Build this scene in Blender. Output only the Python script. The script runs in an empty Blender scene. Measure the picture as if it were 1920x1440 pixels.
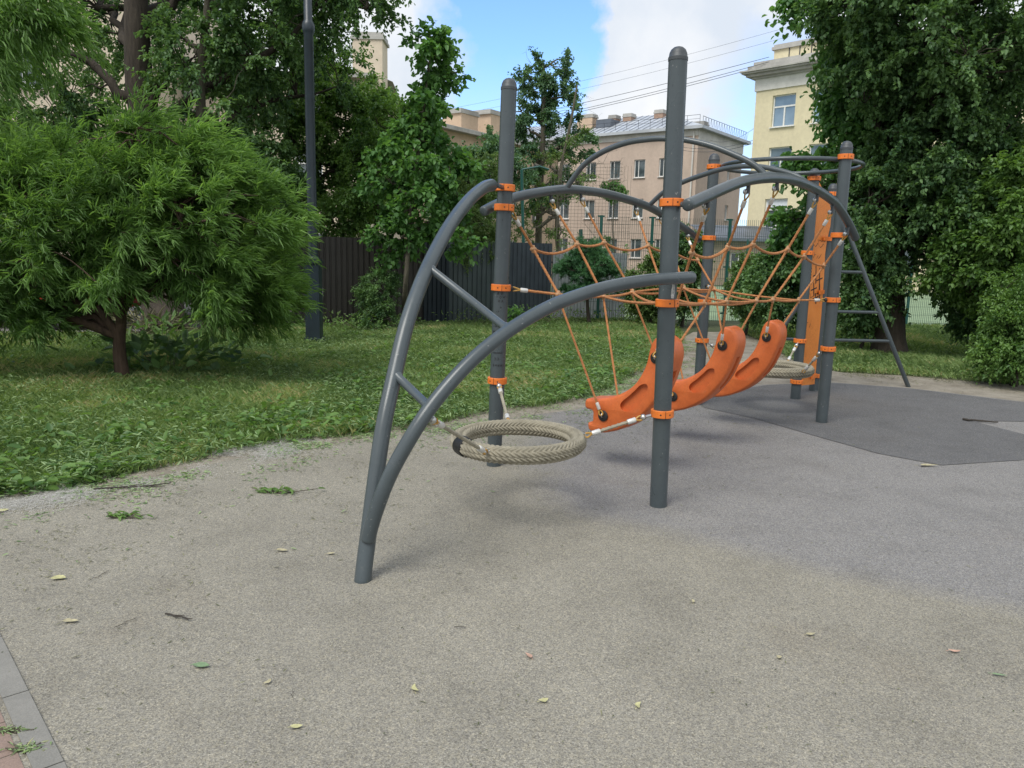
import bpy, bmesh, math, random
import numpy as np
from mathutils import Vector, Matrix
from mathutils.geometry import tessellate_polygon

# ------------------------------------------------------------------ camera, world, sun, exposure
S = bpy.context.scene
C = S.collection
FPX, CX, CY, HC = 1442.0, 960.0, 720.0, 1.55
def unit(v):
    v = np.array(v, float); return v/np.linalg.norm(v)
_d = unit([764-CX, 9220-CY, FPX]); _fw = np.array([0, 0, 1.0])
_Y = unit(_fw-_d*(_fw@_d)); _X = np.cross(_d, _Y)
if _X[0] < 0: _X = -_X
RM = np.array([_X, _Y, -_d])                    # camera (right, down, forward) -> world
cam = bpy.data.objects.new('camera', bpy.data.cameras.new('camera')); C.objects.link(cam)
cam.data.sensor_width = 36.0; cam.data.lens = 36.0*FPX/1920.0; cam.data.clip_end = 2000; cam.data.clip_start = .05
_m = np.eye(4); _m[:3, 0] = RM[:, 0]; _m[:3, 1] = -RM[:, 1]; _m[:3, 2] = -RM[:, 2]; _m[:3, 3] = [0, 0, HC]
cam.matrix_world = Matrix(_m.tolist()); S.camera = cam
EYE = np.array([0, 0, HC])
def ray(px, py): return RM@np.array([(px-CX)/FPX, (py-CY)/FPX, 1.0])
def G(px, py, z=0.0):
    r = ray(px, py); return EYE+r*((z-HC)/r[2])
def onp(px, py, p0, n):
    r = ray(px, py); return EYE+r*(((p0-EYE)@n)/(r@n))
def atY(px, py, Y): return onp(px, py, np.array([0, Y, 0.]), np.array([0, 1., 0]))

S.view_settings.view_transform = 'Standard'; S.view_settings.look = 'None'
S.view_settings.exposure = 0.95; S.view_settings.gamma = 1
SUN_EL, SUN_AZ = math.radians(56), math.radians(215)     # azimuth from +Y, clockwise: behind the camera, to the left
W = bpy.data.worlds.new('World'); S.world = W; W.use_nodes = True
wn, wl = W.node_tree.nodes, W.node_tree.links; wn.clear()
def wnode(t, **k):
    n = wn.new(t)
    for a, b in k.items(): setattr(n, a, b)
    return n
def wmath(op, a, b=None, c=None, clamp=False):
    n = wnode('ShaderNodeMath', operation=op, use_clamp=clamp)
    for i, v in enumerate((a, b, c)):
        if v is None: continue
        if isinstance(v, (int, float)): n.inputs[i].default_value = v
        else: wl.new(v, n.inputs[i])
    return n.outputs[0]
sky = wnode('ShaderNodeTexSky', sky_type='NISHITA', sun_disc=False)
sky.sun_elevation = SUN_EL; sky.sun_rotation = SUN_AZ; sky.air_density = 1.0; sky.dust_density = .5; sky.ozone_density = 1.5
tc = wnode('ShaderNodeTexCoord'); sp = wnode('ShaderNodeSeparateXYZ'); wl.new(tc.outputs['Generated'], sp.inputs[0])
nz = wnode('ShaderNodeTexNoise'); nz.inputs['Scale'].default_value = 5.5; nz.inputs['Detail'].default_value = 9; nz.inputs['Roughness'].default_value = .56
wl.new(tc.outputs['Generated'], nz.inputs['Vector'])
nz2 = wnode('ShaderNodeTexNoise'); nz2.inputs['Scale'].default_value = 1.6; nz2.inputs['Detail'].default_value = 5
wl.new(tc.outputs['Generated'], nz2.inputs['Vector'])
az = wmath('MULTIPLY', wmath('ARCTAN2', sp.outputs[0], sp.outputs[1]), 57.3)
el = wmath('MULTIPLY', wmath('ARCSINE', sp.outputs[2]), 57.3)
nw = wmath('SUBTRACT', nz.outputs['Fac'], .5)
azw = wmath('ADD', az, wmath('MULTIPLY', nw, 16.0))
elw = wmath('ADD', el, wmath('MULTIPLY', nw, 14.0))
def ramp01(v, a, b): return wmath('DIVIDE', wmath('SUBTRACT', v, a), b-a, clamp=True)
m1 = ramp01(azw, 3.6, 4.9)                                  # the white bank of cloud
hole = wmath('MULTIPLY', ramp01(azw, 12.5, 15.0), ramp01(elw, 15.0, 11.0))
m1 = wmath('MULTIPLY', m1, wmath('SUBTRACT', 1.0, wmath('MULTIPLY', hole, .62)))
m2 = wmath('MULTIPLY', ramp01(azw, -5.2, -7.4), ramp01(elw, 20.5, 18.5))
m3 = ramp01(wmath('ADD', nz2.outputs['Fac'], wmath('MULTIPLY', wmath('ABSOLUTE', az), .006)), .70, .86)
m4 = wmath('MULTIPLY', ramp01(elw, 12.0, 4.0), .45)
mm = wmath('MAXIMUM', wmath('MAXIMUM', m1, m2), wmath('MAXIMUM', m3, m4))
mix = wnode('ShaderNodeMixRGB'); wl.new(mm, mix.inputs[0]); skt = wnode('ShaderNodeMixRGB', blend_type='MULTIPLY'); skt.inputs[0].default_value = 1; skt.inputs[2].default_value = (.60, .76, .98, 1); wl.new(sky.outputs[0], skt.inputs[1]); wl.new(skt.outputs[0], mix.inputs[1])
cl = wnode('ShaderNodeMixRGB'); cl.inputs[1].default_value = (2.6, 2.85, 3.2, 1); cl.inputs[2].default_value = (3.4, 3.46, 3.55, 1)
wl.new(ramp01(nz.outputs['Fac'], .36, .62), cl.inputs[0]); wl.new(cl.outputs[0], mix.inputs[2])
bg = wnode('ShaderNodeBackground'); bg.inputs[1].default_value = 0.15; wl.new(mix.outputs[0], bg.inputs[0])
wo = wnode('ShaderNodeOutputWorld'); wl.new(bg.outputs[0], wo.inputs[0])
sl = bpy.data.lights.new('sun', 'SUN'); sl.energy = 1.5; sl.angle = math.radians(30); sl.color = (1, .97, .91)
so = bpy.data.objects.new('sun', sl); C.objects.link(so)
_sd = Vector((math.sin(SUN_AZ)*math.cos(SUN_EL), math.cos(SUN_AZ)*math.cos(SUN_EL), math.sin(SUN_EL)))
so.rotation_euler = _sd.to_track_quat('Z', 'Y').to_euler(); so.location = (-6, -8, 14)

# ------------------------------------------------------------------ materials
class NT:
    def __init__(s, name):
        s.m = bpy.data.materials.new(name); s.m.use_nodes = True
        s.n = s.m.node_tree.nodes; s.l = s.m.node_tree.links
        s.b = s.n['Principled BSDF']; s.out = s.n['Material Output']
    def add(s, t, **k):
        n = s.n.new(t)
        for a, b in k.items(): setattr(n, a, b)
        return n
    def coord(s, kind='Object'): return s.add('ShaderNodeTexCoord').outputs[kind]
    def noise(s, scale, detail=4, rough=.5, vec=None, out='Fac', dist=0):
        n = s.add('ShaderNodeTexNoise'); n.inputs['Scale'].default_value = scale; n.inputs['Detail'].default_value = detail
        n.inputs['Roughness'].default_value = rough; n.inputs['Distortion'].default_value = dist
        s.l.new(vec if vec is not None else s.coord(), n.inputs['Vector']); return n.outputs[out]
    def ramp(s, v, stops, interp='LINEAR'):
        n = s.add('ShaderNodeValToRGB'); n.color_ramp.interpolation = interp
        e = n.color_ramp.elements
        while len(e) < len(stops): e.new(.5)
        for i, (p, c) in enumerate(stops):
            e[i].position = p; e[i].color = (*c, 1) if len(c) == 3 else c
        s.l.new(v, n.inputs[0]); return n.outputs[0]
    def mix(s, f, a, b, mode='MIX'):
        n = s.add('ShaderNodeMixRGB', blend_type=mode)
        for i, v in enumerate((f, a, b)):
            if isinstance(v, (int, float)): n.inputs[i].default_value = v
            elif isinstance(v, tuple): n.inputs[i].default_value = (*v, 1)
            else: s.l.new(v, n.inputs[i])
        return n.outputs[0]
    def math(s, op, a, b=0., clamp=False):
        n = s.add('ShaderNodeMath', operation=op, use_clamp=clamp)
        for i, v in enumerate((a, b)):
            if isinstance(v, (int, float)): n.inputs[i].default_value = v
            else: s.l.new(v, n.inputs[i])
        return n.outputs[0]
    def col(s, v):
        if isinstance(v, tuple): s.b.inputs['Base Color'].default_value = (*v, 1)
        else: s.l.new(v, s.b.inputs['Base Color'])
    def bump(s, v, strength=.3, dist=.01):
        n = s.add('ShaderNodeBump'); n.inputs['Strength'].default_value = strength; n.inputs['Distance'].default_value = dist
        s.l.new(v, n.inputs['Height']); s.l.new(n.outputs[0], s.b.inputs['Normal'])
    def set(s, **k):
        for a, b in k.items():
            i = s.b.inputs[a.replace('_', ' ')]
            if isinstance(b, (int, float)): i.default_value = b
            else: s.l.new(b, i)
BW = lambda a: (a, a, a)
def simple(name, c, rough=.5, metal=0., var=.12, scale=9., bump=0., bscale=60., spec=.5):
    t = NT(name); v = t.noise(scale, 5, .6)
    f = t.ramp(v, [(.3, BW(1-var)), (.7, BW(1+var*.6))])
    t.col(t.mix(1.0, c, f, 'MULTIPLY')); t.set(Roughness=rough, Metallic=metal); t.b.inputs['Specular IOR Level'].default_value = spec
    if bump: t.bump(t.noise(bscale, 4), bump, .005)
    return t.m
M = {}
t = NT('grey_paint'); v = t.noise(5, 6, .65); v2 = t.noise(60, 3)
a = t.mix(1.0, (.066, .082, .089), t.ramp(v, [(.3, BW(.85)), (.75, BW(1.12))]), 'MULTIPLY')
a = t.mix(t.ramp(t.noise(11, 9, .8), [(.60, BW(0)), (.66, BW(.16))]), a, (.20, .20, .185)); a = t.mix(t.ramp(t.noise(75, 2, .5), [(.715, BW(0)), (.73, BW(.6))]), a, (.018, .018, .02)); a = t.mix(t.ramp(t.noise(48, 2, .5, dist=.6), [(.725, BW(0)), (.735, BW(.5))]), a, (.30, .30, .29)); t.col(a)
t.set(Roughness=t.ramp(t.noise(3, 4), [(.3, BW(.25)), (.7, BW(.37))])); M['grey'] = t.m
t = NT('cap_plastic'); t.col((.055, .062, .068)); t.set(Roughness=.5); M['cap'] = t.m
t = NT('orange_collar'); v = t.noise(25, 5, .7)
t.col(t.mix(1.0, (.80, .20, .028), t.ramp(v, [(.3, BW(.80)), (.62, BW(1.0))]), 'MULTIPLY')); t.set(Roughness=.42); M['orange'] = t.m
t = NT('orange_moulded_plastic'); v = t.noise(7, 6, .7); v2 = t.noise(40, 4, .7)
a = t.ramp(v, [(.25, (.50, .110, .030)), (.6, (.62, .145, .034)), (.8, (.68, .19, .06))])
a = t.mix(.5, a, t.ramp(v2, [(.3, BW(.80)), (.65, BW(1.05))]), 'MULTIPLY'); a = t.mix(t.ramp(t.noise(9, 9, .8, dist=.5), [(.58, BW(0)), (.68, BW(.22))]), a, (.62, .40, .28))
a = t.mix(t.ramp(t.noise(65, 3, .6), [(.69, BW(0)), (.71, BW(.6))]), a, (.16, .045, .02)); t.col(a); t.set(Roughness=t.ramp(v, [(.3, BW(.38)), (.7, BW(.55))])); t.bump(t.noise(400, 2), .08, .001); M['beam'] = t.m
t = NT('orange_board'); v = t.noise(6, 7, .7)
mp = t.add('ShaderNodeMapping'); mp.inputs['Scale'].default_value = (26, 26, 9); t.l.new(t.coord(), mp.inputs[0])
sc = t.noise(1.6, 9, .75, vec=mp.outputs[0], dist=1.6)
scr = t.ramp(sc, [(.480, BW(1)), (.496, BW(.25)), (.504, BW(.25)), (.520, BW(1))])
msk = t.ramp(t.noise(1.9, 3), [(.46, BW(0)), (.56, BW(1))])
a = t.ramp(v, [(.3, (.70, .21, .035)), (.7, (.80, .27, .05))])
t.col(t.mix(t.math('MULTIPLY', msk, .55), a, t.mix(1.0, a, scr, 'MULTIPLY'))); t.set(Roughness=.5); M['board'] = t.m
M['net'] = simple('net_rope', (.46, .195, .072), .85, var=.3, scale=30, bump=.3, bscale=700)
M['knot'] = simple('net_knot_plastic', (.46, .26, .13), .5, var=.2, scale=40)
M['hemp'] = simple('braided_rope', (.335, .305, .23), .9, var=.25, scale=12, bump=.5, bscale=500)
M['steel'] = simple('steel', (.55, .55, .53), .38, .9, var=.2, scale=60)
M['ferrule'] = simple('aluminium_ferrule', (.68, .67, .63), .42, .35, var=.15, scale=80)
M['thimble'] = simple('thimble_plastic', (.50, .28, .06), .45, var=.3, scale=60)
M['black'] = simple('black_plastic', (.018, .018, .018), .5, var=.3, scale=40)
M['ink'] = simple('marker_ink', (.012, .012, .014), .6)
M['sticker'] = simple('sticker_remnant', (.52, .52, .50), .8, var=.6, scale=60)
M['lamp'] = simple('dark_lamp_paint', (.022, .034, .044), .38, var=.25, scale=6)
M['greenpost'] = simple('green_post_paint', (.012, .085, .068), .45)
M['wire'] = simple('fence_wire', (.05, .085, .075), .5, .2)
M['netwire'] = simple('ball_netting', (.17, .15, .13), .8)
M['cable'] = simple('cable', (.03, .035, .045), .6)
# rubber play surface: coloured granules
def rubber(name, base, grey=None, lo=.55, hi=1.5):
    t = NT(name); co = t.coord()
    vo = t.add('ShaderNodeTexVoronoi'); vo.inputs['Scale'].default_value = 250; t.l.new(co, vo.inputs['Vector'])
    g = t.add('ShaderNodeSeparateXYZ'); t.l.new(vo.outputs['Color'], g.inputs[0])
    vo2 = t.add('ShaderNodeTexVoronoi'); vo2.inputs['Scale'].default_value = 125; t.l.new(co, vo2.inputs['Vector'])
    g2 = t.add('ShaderNodeSeparateXYZ'); t.l.new(vo2.outputs['Color'], g2.inputs[0])
    c = t.noise(.55, 5, .6); c2 = t.noise(2.3, 6, .65)
    a = t.ramp(c, [(.3, tuple(x*.92 for x in base)), (.7, tuple(x*1.06 for x in base))])
    if grey:
        sx = t.add('ShaderNodeSeparateXYZ'); t.l.new(co, sx.inputs[0])
        w = t.math('ADD', t.math('ADD', sx.outputs[0], t.math('MULTIPLY', sx.outputs[1], 1.55)), t.math('MULTIPLY', c, 1.2))
        k = t.math('MULTIPLY', t.ramp(t.math('DIVIDE', w, 12.0), [((7.7)/12, BW(0)), ((8.2)/12, BW(1))]),
                   t.ramp(t.math('DIVIDE', t.math('ADD', sx.outputs[0], t.math('MULTIPLY', c2, .6)), 10.), [(.035, BW(0)), (.075, BW(1))]))
        a = t.mix(k, a, grey)
    a = t.mix(1.0, a, t.ramp(c2, [(.28, BW(.84)), (.5, BW(1.0)), (.75, BW(1.08))]), 'MULTIPLY')
    a = t.mix(1.0, a, t.ramp(g.outputs[0], [(.0, BW(lo)), (.25, BW(.78)), (.6, BW(1.02)), (.92, BW(1.2)), (1., BW(hi))]), 'MULTIPLY')
    a = t.mix(1.0, a, t.ramp(g2.outputs[1], [(.0, (.84, .84, .86)), (.35, BW(.97)), (.7, (1.04, 1.03, 1.0)), (1., (1.14, 1.11, 1.04))]), 'MULTIPLY')
    st = t.noise(1.1, 3, .5, dist=.4)
    a = t.mix(t.ramp(st, [(.60, BW(0)), (.72, BW(.14))]), a, (.40, .27, .16), 'MULTIPLY')
    t.col(a); t.set(Roughness=.95); t.b.inputs['Specular IOR Level'].default_value = .2
    t.bump(g.outputs[1], .35, .003); return t.m
M['rubber'] = rubber('tan_rubber_granules', (.262, .247, .206), (.226, .220, .213), .55, 1.55)
M['darkrubber'] = rubber('dark_rubber_granules', (.136, .136, .137), None, .6, 1.7)
t = NT('sandy_soil'); v = t.noise(3, 8, .7); v2 = t.noise(60, 4, .7)
t.col(t.mix(1.0, t.ramp(v, [(.3, (.17, .145, .11)), (.55, (.28, .25, .20)), (.75, (.34, .31, .255))]), t.ramp(v2, [(.3, BW(.75)), (.7, BW(1.15))]), 'MULTIPLY')); t.set(Roughness=.95); t.bump(v2, .5, .01); M['sand'] = t.m
t = NT('lawn_soil'); v = t.noise(1.5, 8, .7); v2 = t.noise(45, 5, .7)
t.col(t.mix(1.0, t.ramp(v, [(.3, (.035, .048, .018)), (.6, (.065, .080, .028)), (.8, (.12, .11, .055))]), t.ramp(v2, [(.3, BW(.6)), (.7, BW(1.3))]), 'MULTIPLY')); t.set(Roughness=.95); t.bump(v2, .6, .02); M['soil'] = t.m
M['turf'] = simple('pitch_turf', (.22, .30, .17), .9, var=.2, scale=1.2)
M['asphalt'] = simple('asphalt', (.16, .155, .145), .9, var=.25, scale=3)
t = NT('kerb_concrete'); v = t.noise(6, 7, .7); v2 = t.noise(240, 3, .6)
t.col(t.mix(1.0, t.ramp(v, [(.3, (.185, .18, .16)), (.7, (.245, .235, .21))]), t.ramp(v2, [(.3, BW(.82)), (.7, BW(1.12))]), 'MULTIPLY')); t.set(Roughness=.9); t.bump(v2, .25, .003); M['kerb'] = t.m
t = NT('clay_paver'); v = t.noise(5, 7, .7); v2 = t.noise(220, 3, .6)
t.col(t.mix(1.0, t.ramp(v, [(.3, (.20, .145, .12)), (.7, (.285, .205, .165))]), t.ramp(v2, [(.3, BW(.8)), (.7, BW(1.15))]), 'MULTIPLY')); t.set(Roughness=.9); t.bump(v2, .25, .003); M['paver'] = t.m
def plaster(name, c, stain=.25):
    t = NT(name); mp = t.add('ShaderNodeMapping'); mp.inputs['Scale'].default_value = (.5, .5, .16); t.l.new(t.coord(), mp.inputs[0])
    v = t.noise(1.0, 8, .65, vec=mp.outputs[0]); v2 = t.noise(5, 5, .6)
    a = t.mix(1.0, c, t.ramp(v, [(.28, BW(1-stain)), (.6, BW(1.05))]), 'MULTIPLY')
    t.col(t.mix(1.0, a, t.ramp(v2, [(.3, BW(.92)), (.7, BW(1.05))]), 'MULTIPLY')); t.set(Roughness=.92); t.bump(v2, .1, .02); return t.m
M['pink'] = plaster('pinkish_plaster', (.53, .425, .35), .14)
M['yellow'] = plaster('yellow_plaster', (.66, .59, .40), .10)
M['cream'] = plaster('cream_plaster', (.62, .53, .41), .15)
M['peach'] = plaster('peach_plaster', (.56, .42, .30), .15)
M['frieze'] = plaster('pale_frieze', (.66, .65, .61), .2)
M['tan'] = plaster('tan_wall', (.36, .30, .22), .3)
M['stone'] = plaster('weathered_cornice', (.42, .41, .38), .4)
t = NT('old_brick'); br = t.add('ShaderNodeTexBrick'); br.inputs['Scale'].default_value = 3.2
br.inputs['Color1'].default_value = (.36, .22, .15, 1); br.inputs['Color2'].default_value = (.28, .17, .12, 1); br.inputs['Mortar'].default_value = (.38, .34, .29, 1)
mp = t.add('ShaderNodeMapping'); mp.inputs['Rotation'].default_value = (math.radians(90), 0, 0); t.l.new(t.coord(), mp.inputs[0]); t.l.new(mp.outputs[0], br.inputs[0])
t.col(br.outputs[0]); t.set(Roughness=.9); M['brick'] = t.m
M['roof'] = simple('zinc_roof', (.46, .49, .52), .5, .2, var=.25, scale=.7)
M['darkroof'] = simple('dark_zinc', (.13, .15, .18), .5, .3, var=.3, scale=1)
M['white'] = simple('white_window_frame', (.72, .72, .70), .5)
t = NT('window_glass'); v = t.noise(.8, 5, .6); t.col(t.ramp(v, [(.4, (.035, .05, .055)), (.6, (.10, .13, .14))])); t.set(Roughness=.08); t.b.inputs['Specular IOR Level'].default_value = .8; M['glass'] = t.m
t = NT('sky_reflecting_glass'); v = t.noise(.6, 4, .5); t.col(t.ramp(v, [(.4, (.16, .24, .32)), (.6, (.26, .36, .45))])); t.set(Roughness=.06, Metallic=.5); M['glass2'] = t.m
M['curtain'] = simple('roller_blind', (.62, .66, .70), .8)
def fence_mat(name, c): return simple(name, c, .5, .1, var=.22, scale=2.5)
M['fbrown'] = fence_mat('dark_brown_sheet', (.030, .027, .024)); M['fnavy'] = fence_mat('navy_sheet', (.015, .023, .032))
M['fgrey'] = fence_mat('slate_sheet', (.062, .082, .085)); M['fgrey2'] = fence_mat('blue_slate_sheet', (.050, .064, .078)); M['fpale'] = fence_mat('pale_grey_sheet', (.30, .33, .34))
def bark(name, c):
    t = NT(name); mp = t.add('ShaderNodeMapping'); mp.inputs['Scale'].default_value = (14, 14, 2.5); t.l.new(t.coord(), mp.inputs[0])
    v = t.noise(1.3, 7, .7, vec=mp.outputs[0]); t.col(t.ramp(v, [(.3, tuple(x*.45 for x in c)), (.6, c), (.8, tuple(min(1, x*1.5) for x in c))])); t.set(Roughness=.95); t.bump(v, .9, .03); return t.m
M['bark'] = bark('dark_bark', (.060, .048, .036)); M['barkg'] = bark('grey_bark', (.13, .115, .085)); M['barkb'] = bark('brown_bark', (.10, .065, .045))
def leafm(name, dark, light, trans, tf=.34, rough=.45, spec=.35, straw=None):
    t = NT(name); at = t.add('ShaderNodeAttribute', attribute_name='tint')
    c = t.ramp(at.outputs['Fac'], [(0, dark), (1, light)] if not straw else [(0, dark), (.72, light), (.86, light), (1, straw)])
    t.col(c); t.set(Roughness=rough); t.b.inputs['Specular IOR Level'].default_value = spec
    tr = t.add('ShaderNodeBsdfTranslucent'); t.l.new(t.mix(1.0, c, trans, 'MULTIPLY'), tr.inputs[0])
    ms = t.add('ShaderNodeMixShader'); ms.inputs[0].default_value = tf
    t.l.new(t.b.outputs[0], ms.inputs[1]); t.l.new(tr.outputs[0], ms.inputs[2]); t.l.new(ms.outputs[0], t.out.inputs[0]); return t.m
TR = (1.9, 1.9, .9)
M['lwillow'] = leafm('willow_leaf', (.075, .155, .042), (.215, .365, .110), TR, .38)
M['ldeep'] = leafm('deep_green_leaf', (0.043, 0.100, 0.046), (0.164, 0.284, 0.102), TR, .30)
M['lmid'] = leafm('mid_green_leaf', (0.056, 0.127, 0.035), (0.167, 0.285, 0.076), TR, .34)
M['llinden'] = leafm('linden_leaf', (0.054, 0.136, 0.044), (0.142, 0.290, 0.084), TR, .34)
M['lblue'] = leafm('bluish_leaf', (0.060, 0.128, 0.078), (0.143, 0.247, 0.128), TR, .30)
M['lolive'] = leafm('olive_leaf', (0.078, 0.138, 0.042), (0.162, 0.246, 0.084), TR, .32)
M['lpine'] = leafm('pine_needle', (0.042, 0.126, 0.063), (0.112, 0.252, 0.105), TR, .2)
M['grass'] = leafm('grass_blade', (.075, .140, .040), (.225, .315, .115), TR, .3, .55, .35, (.42, .38, .20))
M['clip'] = leafm('mown_clipping', (.050, .115, .038), (.30, .41, .20), TR, .25, .6, .3, (.50, .50, .34))
M['litter'] = leafm('ground_litter', (.060, .075, .030), (.30, .29, .17), (1, 1, 1), .1, .8)
M['grit'] = simple('dark_debris', (.045, .038, .030), .9)
M['fluff'] = leafm('poplar_fluff', (.50, .49, .45), (.80, .79, .76), (1, 1, 1), .3, .9, .1)
M['yleaf'] = simple('yellow_leaf', (.46, .44, .22), .6, var=.3, scale=60); M['gleaf'] = simple('grey_green_leaf', (.17, .25, .13), .6, var=.3, scale=60)
M['pleaf'] = simple('pinkish_dry_leaf', (.48, .30, .22), .7, var=.3, scale=60); M['bleaf'] = simple('buff_dry_leaf', (.40, .36, .22), .7, var=.3, scale=60)
M['stump'] = bark('brushwood', (.11, .075, .05))
M['cargrey'] = simple('silver_car_paint', (.42, .42, .41), .3, .5); M['carred'] = simple('red_car_paint', (.42, .02, .018), .25); M['tyre'] = simple('tyre_rubber', (.015, .015, .015), .8)

# ------------------------------------------------------------------ object helpers
ORG = {}
def tag(o, label=None, cat=None, group=None, kind=None):
    if label: o['label'] = label
    if cat: o['category'] = cat
    if group: o['group'] = group
    if kind: o['kind'] = kind
    return o
def thing(name, loc, label, cat, group=None):
    o = bpy.data.objects.new(name, None); C.objects.link(o); o.location = [float(x) for x in loc]; o.empty_display_size = .1
    ORG[o.name] = np.array(loc, float); return tag(o, label, cat, group)
class MB:
    def __init__(s): s.v = []; s.f = []; s.mi = []; s.k = 0
    def add(s, v, f, mi=0):
        s.v.extend([tuple(float(c) for c in p) for p in v]); s.f.extend([tuple(i+s.k for i in q) for q in f]); s.mi.extend([mi]*len(f)); s.k += len(v); return s
    def box(s, c, size, ax=None, mi=0):
        c = np.array(c, float); h = np.array(size, float)/2; A = np.eye(3) if ax is None else np.array([unit(a) for a in ax])
        v = [c+A[0]*h[0]*i+A[1]*h[1]*j+A[2]*h[2]*k for i in (-1, 1) for j in (-1, 1) for k in (-1, 1)]
        return s.add(v, [(0, 1, 3, 2), (4, 6, 7, 5), (0, 4, 5, 1), (2, 3, 7, 6), (0, 2, 6, 4), (1, 5, 7, 3)], mi)
    def tube(s, pts, r, n=10, cap=True, dome=0., mi=0, lobes=0, twist=0.):
        P = np.array(pts, float); m = len(P); R = np.full(m, r, float) if np.isscalar(r) else np.array(r, float)
        if dome:
            d0 = unit(P[0]-P[1]); d1 = unit(P[-1]-P[-2]); a, b, ra, rb = P[0], P[-1], R[0], R[-1]
            st = [(.35, .94), (.7, .72), (.93, .38), (1, .04)]
            pre = [a+d0*ra*k*dome for k, q in st][::-1]; post = [b+d1*rb*k*dome for k, q in st]
            P = np.vstack([pre, P, post]); R = np.concatenate([[ra*q for k, q in st][::-1], R, [rb*q for k, q in st]]); m = len(P)
        T = np.zeros_like(P); T[1:-1] = P[2:]-P[:-2]; T[0] = P[1]-P[0]; T[-1] = P[-1]-P[-2]
        T /= np.maximum(np.linalg.norm(T, axis=1)[:, None], 1e-9)
        up = np.array([0, 0, 1.]) if abs(T[0][2]) < .9 else np.array([1., 0, 0])
        N = unit(np.cross(T[0], up)); v = []; an = np.linspace(0, 2*math.pi, n, endpoint=False); L = 0
        for i in range(m):
            if i: L += np.linalg.norm(P[i]-P[i-1])
            N = N-T[i]*(N@T[i]); N = unit(N); B = np.cross(T[i], N)
            rr = R[i]*(1+(.2*np.cos(lobes*(an-L*twist)) if lobes else 0))
            v.extend(P[i]+np.outer(np.cos(an)*rr, N)+np.outer(np.sin(an)*rr, B))
        f = [(i*n+j, i*n+(j+1) % n, (i+1)*n+(j+1) % n, (i+1)*n+j) for i in range(m-1) for j in range(n)]
        if cap: f += [tuple(range(n-1, -1, -1)), tuple((m-1)*n+j for j in range(n))]
        return s.add(v, f, mi)
    def rope(s, pts, r, mi=0, step=.012, n=6):
        P = resample(pts, step); return s.tube(P, r, n, True, 0, mi, 3, 2*math.pi/(r*9))
    def lathe(s, c, prof, n=20, ax=(0, 0, 1), mi=0, closed=False):
        a = unit(ax); u0 = unit(np.cross(a, [0, 0, 1.] if abs(a[2]) < .9 else [1., 0, 0])); v0 = np.cross(a, u0); c = np.array(c, float); v = []
        for r, h in prof:
            for j in range(n):
                t_ = 2*math.pi*j/n; v.append(c+a*h+u0*r*math.cos(t_)+v0*r*math.sin(t_))
        m = len(prof); f = [(i*n+j, i*n+(j+1) % n, ((i+1) % m)*n+(j+1) % n, ((i+1) % m)*n+j) for i in range(m if closed else m-1) for j in range(n)]
        return s.add(v, f, mi)
    def ball(s, c, r, n=10, mi=0, sq=(1, 1, 1)):
        c = np.array(c, float); v = []; f = []
        for i in range(n//2+1):
            a = math.pi*i/(n//2)
            for j in range(n):
                b = 2*math.pi*j/n; v.append(c+np.array([math.sin(a)*math.cos(b)*sq[0], math.sin(a)*math.sin(b)*sq[1], math.cos(a)*sq[2]])*r)
        for i in range(n//2):
            for j in range(n): f.append((i*n+j, (i+1)*n+j, (i+1)*n+(j+1) % n, i*n+(j+1) % n))
        return s.add(v, f, mi)
    def torus(s, c, R, r, ax, n=16, m=8, mi=0, sx=1.):
        a = unit(ax); u0 = unit(np.cross(a, [0, 0, 1.] if abs(a[2]) < .9 else [1., 0, 0])); v0 = np.cross(a, u0); c = np.array(c, float)
        v = []
        for i in range(n):
            t_ = 2*math.pi*i/n; d = u0*math.cos(t_)*sx+v0*math.sin(t_); ctr = c+d*R; dd = unit(d)
            for j in range(m):
                p = 2*math.pi*j/m; v.append(ctr+dd*r*math.cos(p)+a*r*math.sin(p))
        return s.add(v, [(i*m+j, ((i+1) % n)*m+j, ((i+1) % n)*m+(j+1) % m, i*m+(j+1) % m) for i in range(n) for j in range(m)], mi)
    def build(s, name, mats, parent=None, smooth=35, label=None):
        me = bpy.data.meshes.new(name); V = np.array(s.v, float)
        org = ORG[parent.name] if parent is not None else np.zeros(3)
        me.from_pydata((V-org).tolist(), [], s.f)
        for m_ in (mats if isinstance(mats, (list, tuple)) else [mats]): me.materials.append(m_)
        if max(s.mi or [0]): me.polygons.foreach_set('material_index', s.mi)
        bm = bmesh.new(); bm.from_mesh(me); bmesh.ops.recalc_face_normals(bm, faces=bm.faces); bm.to_mesh(me); bm.free()
        if smooth:
            me.polygons.foreach_set('use_smooth', [True]*len(me.polygons)); me.set_sharp_from_angle(angle=math.radians(smooth))
        me.update(); o = bpy.data.objects.new(name, me); C.objects.link(o)
        if parent is not None: o.parent = parent
        ORG[o.name] = org
        if label: o['label'] = label
        return o
def resample(pts, step):
    P = np.array(pts, float); d = np.concatenate([[0], np.cumsum(np.linalg.norm(np.diff(P, axis=0), axis=1))]); n = max(2, int(d[-1]/step)+1)
    q = np.linspace(0, d[-1], n); return np.stack([np.interp(q, d, P[:, i]) for i in range(3)], 1)
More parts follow.
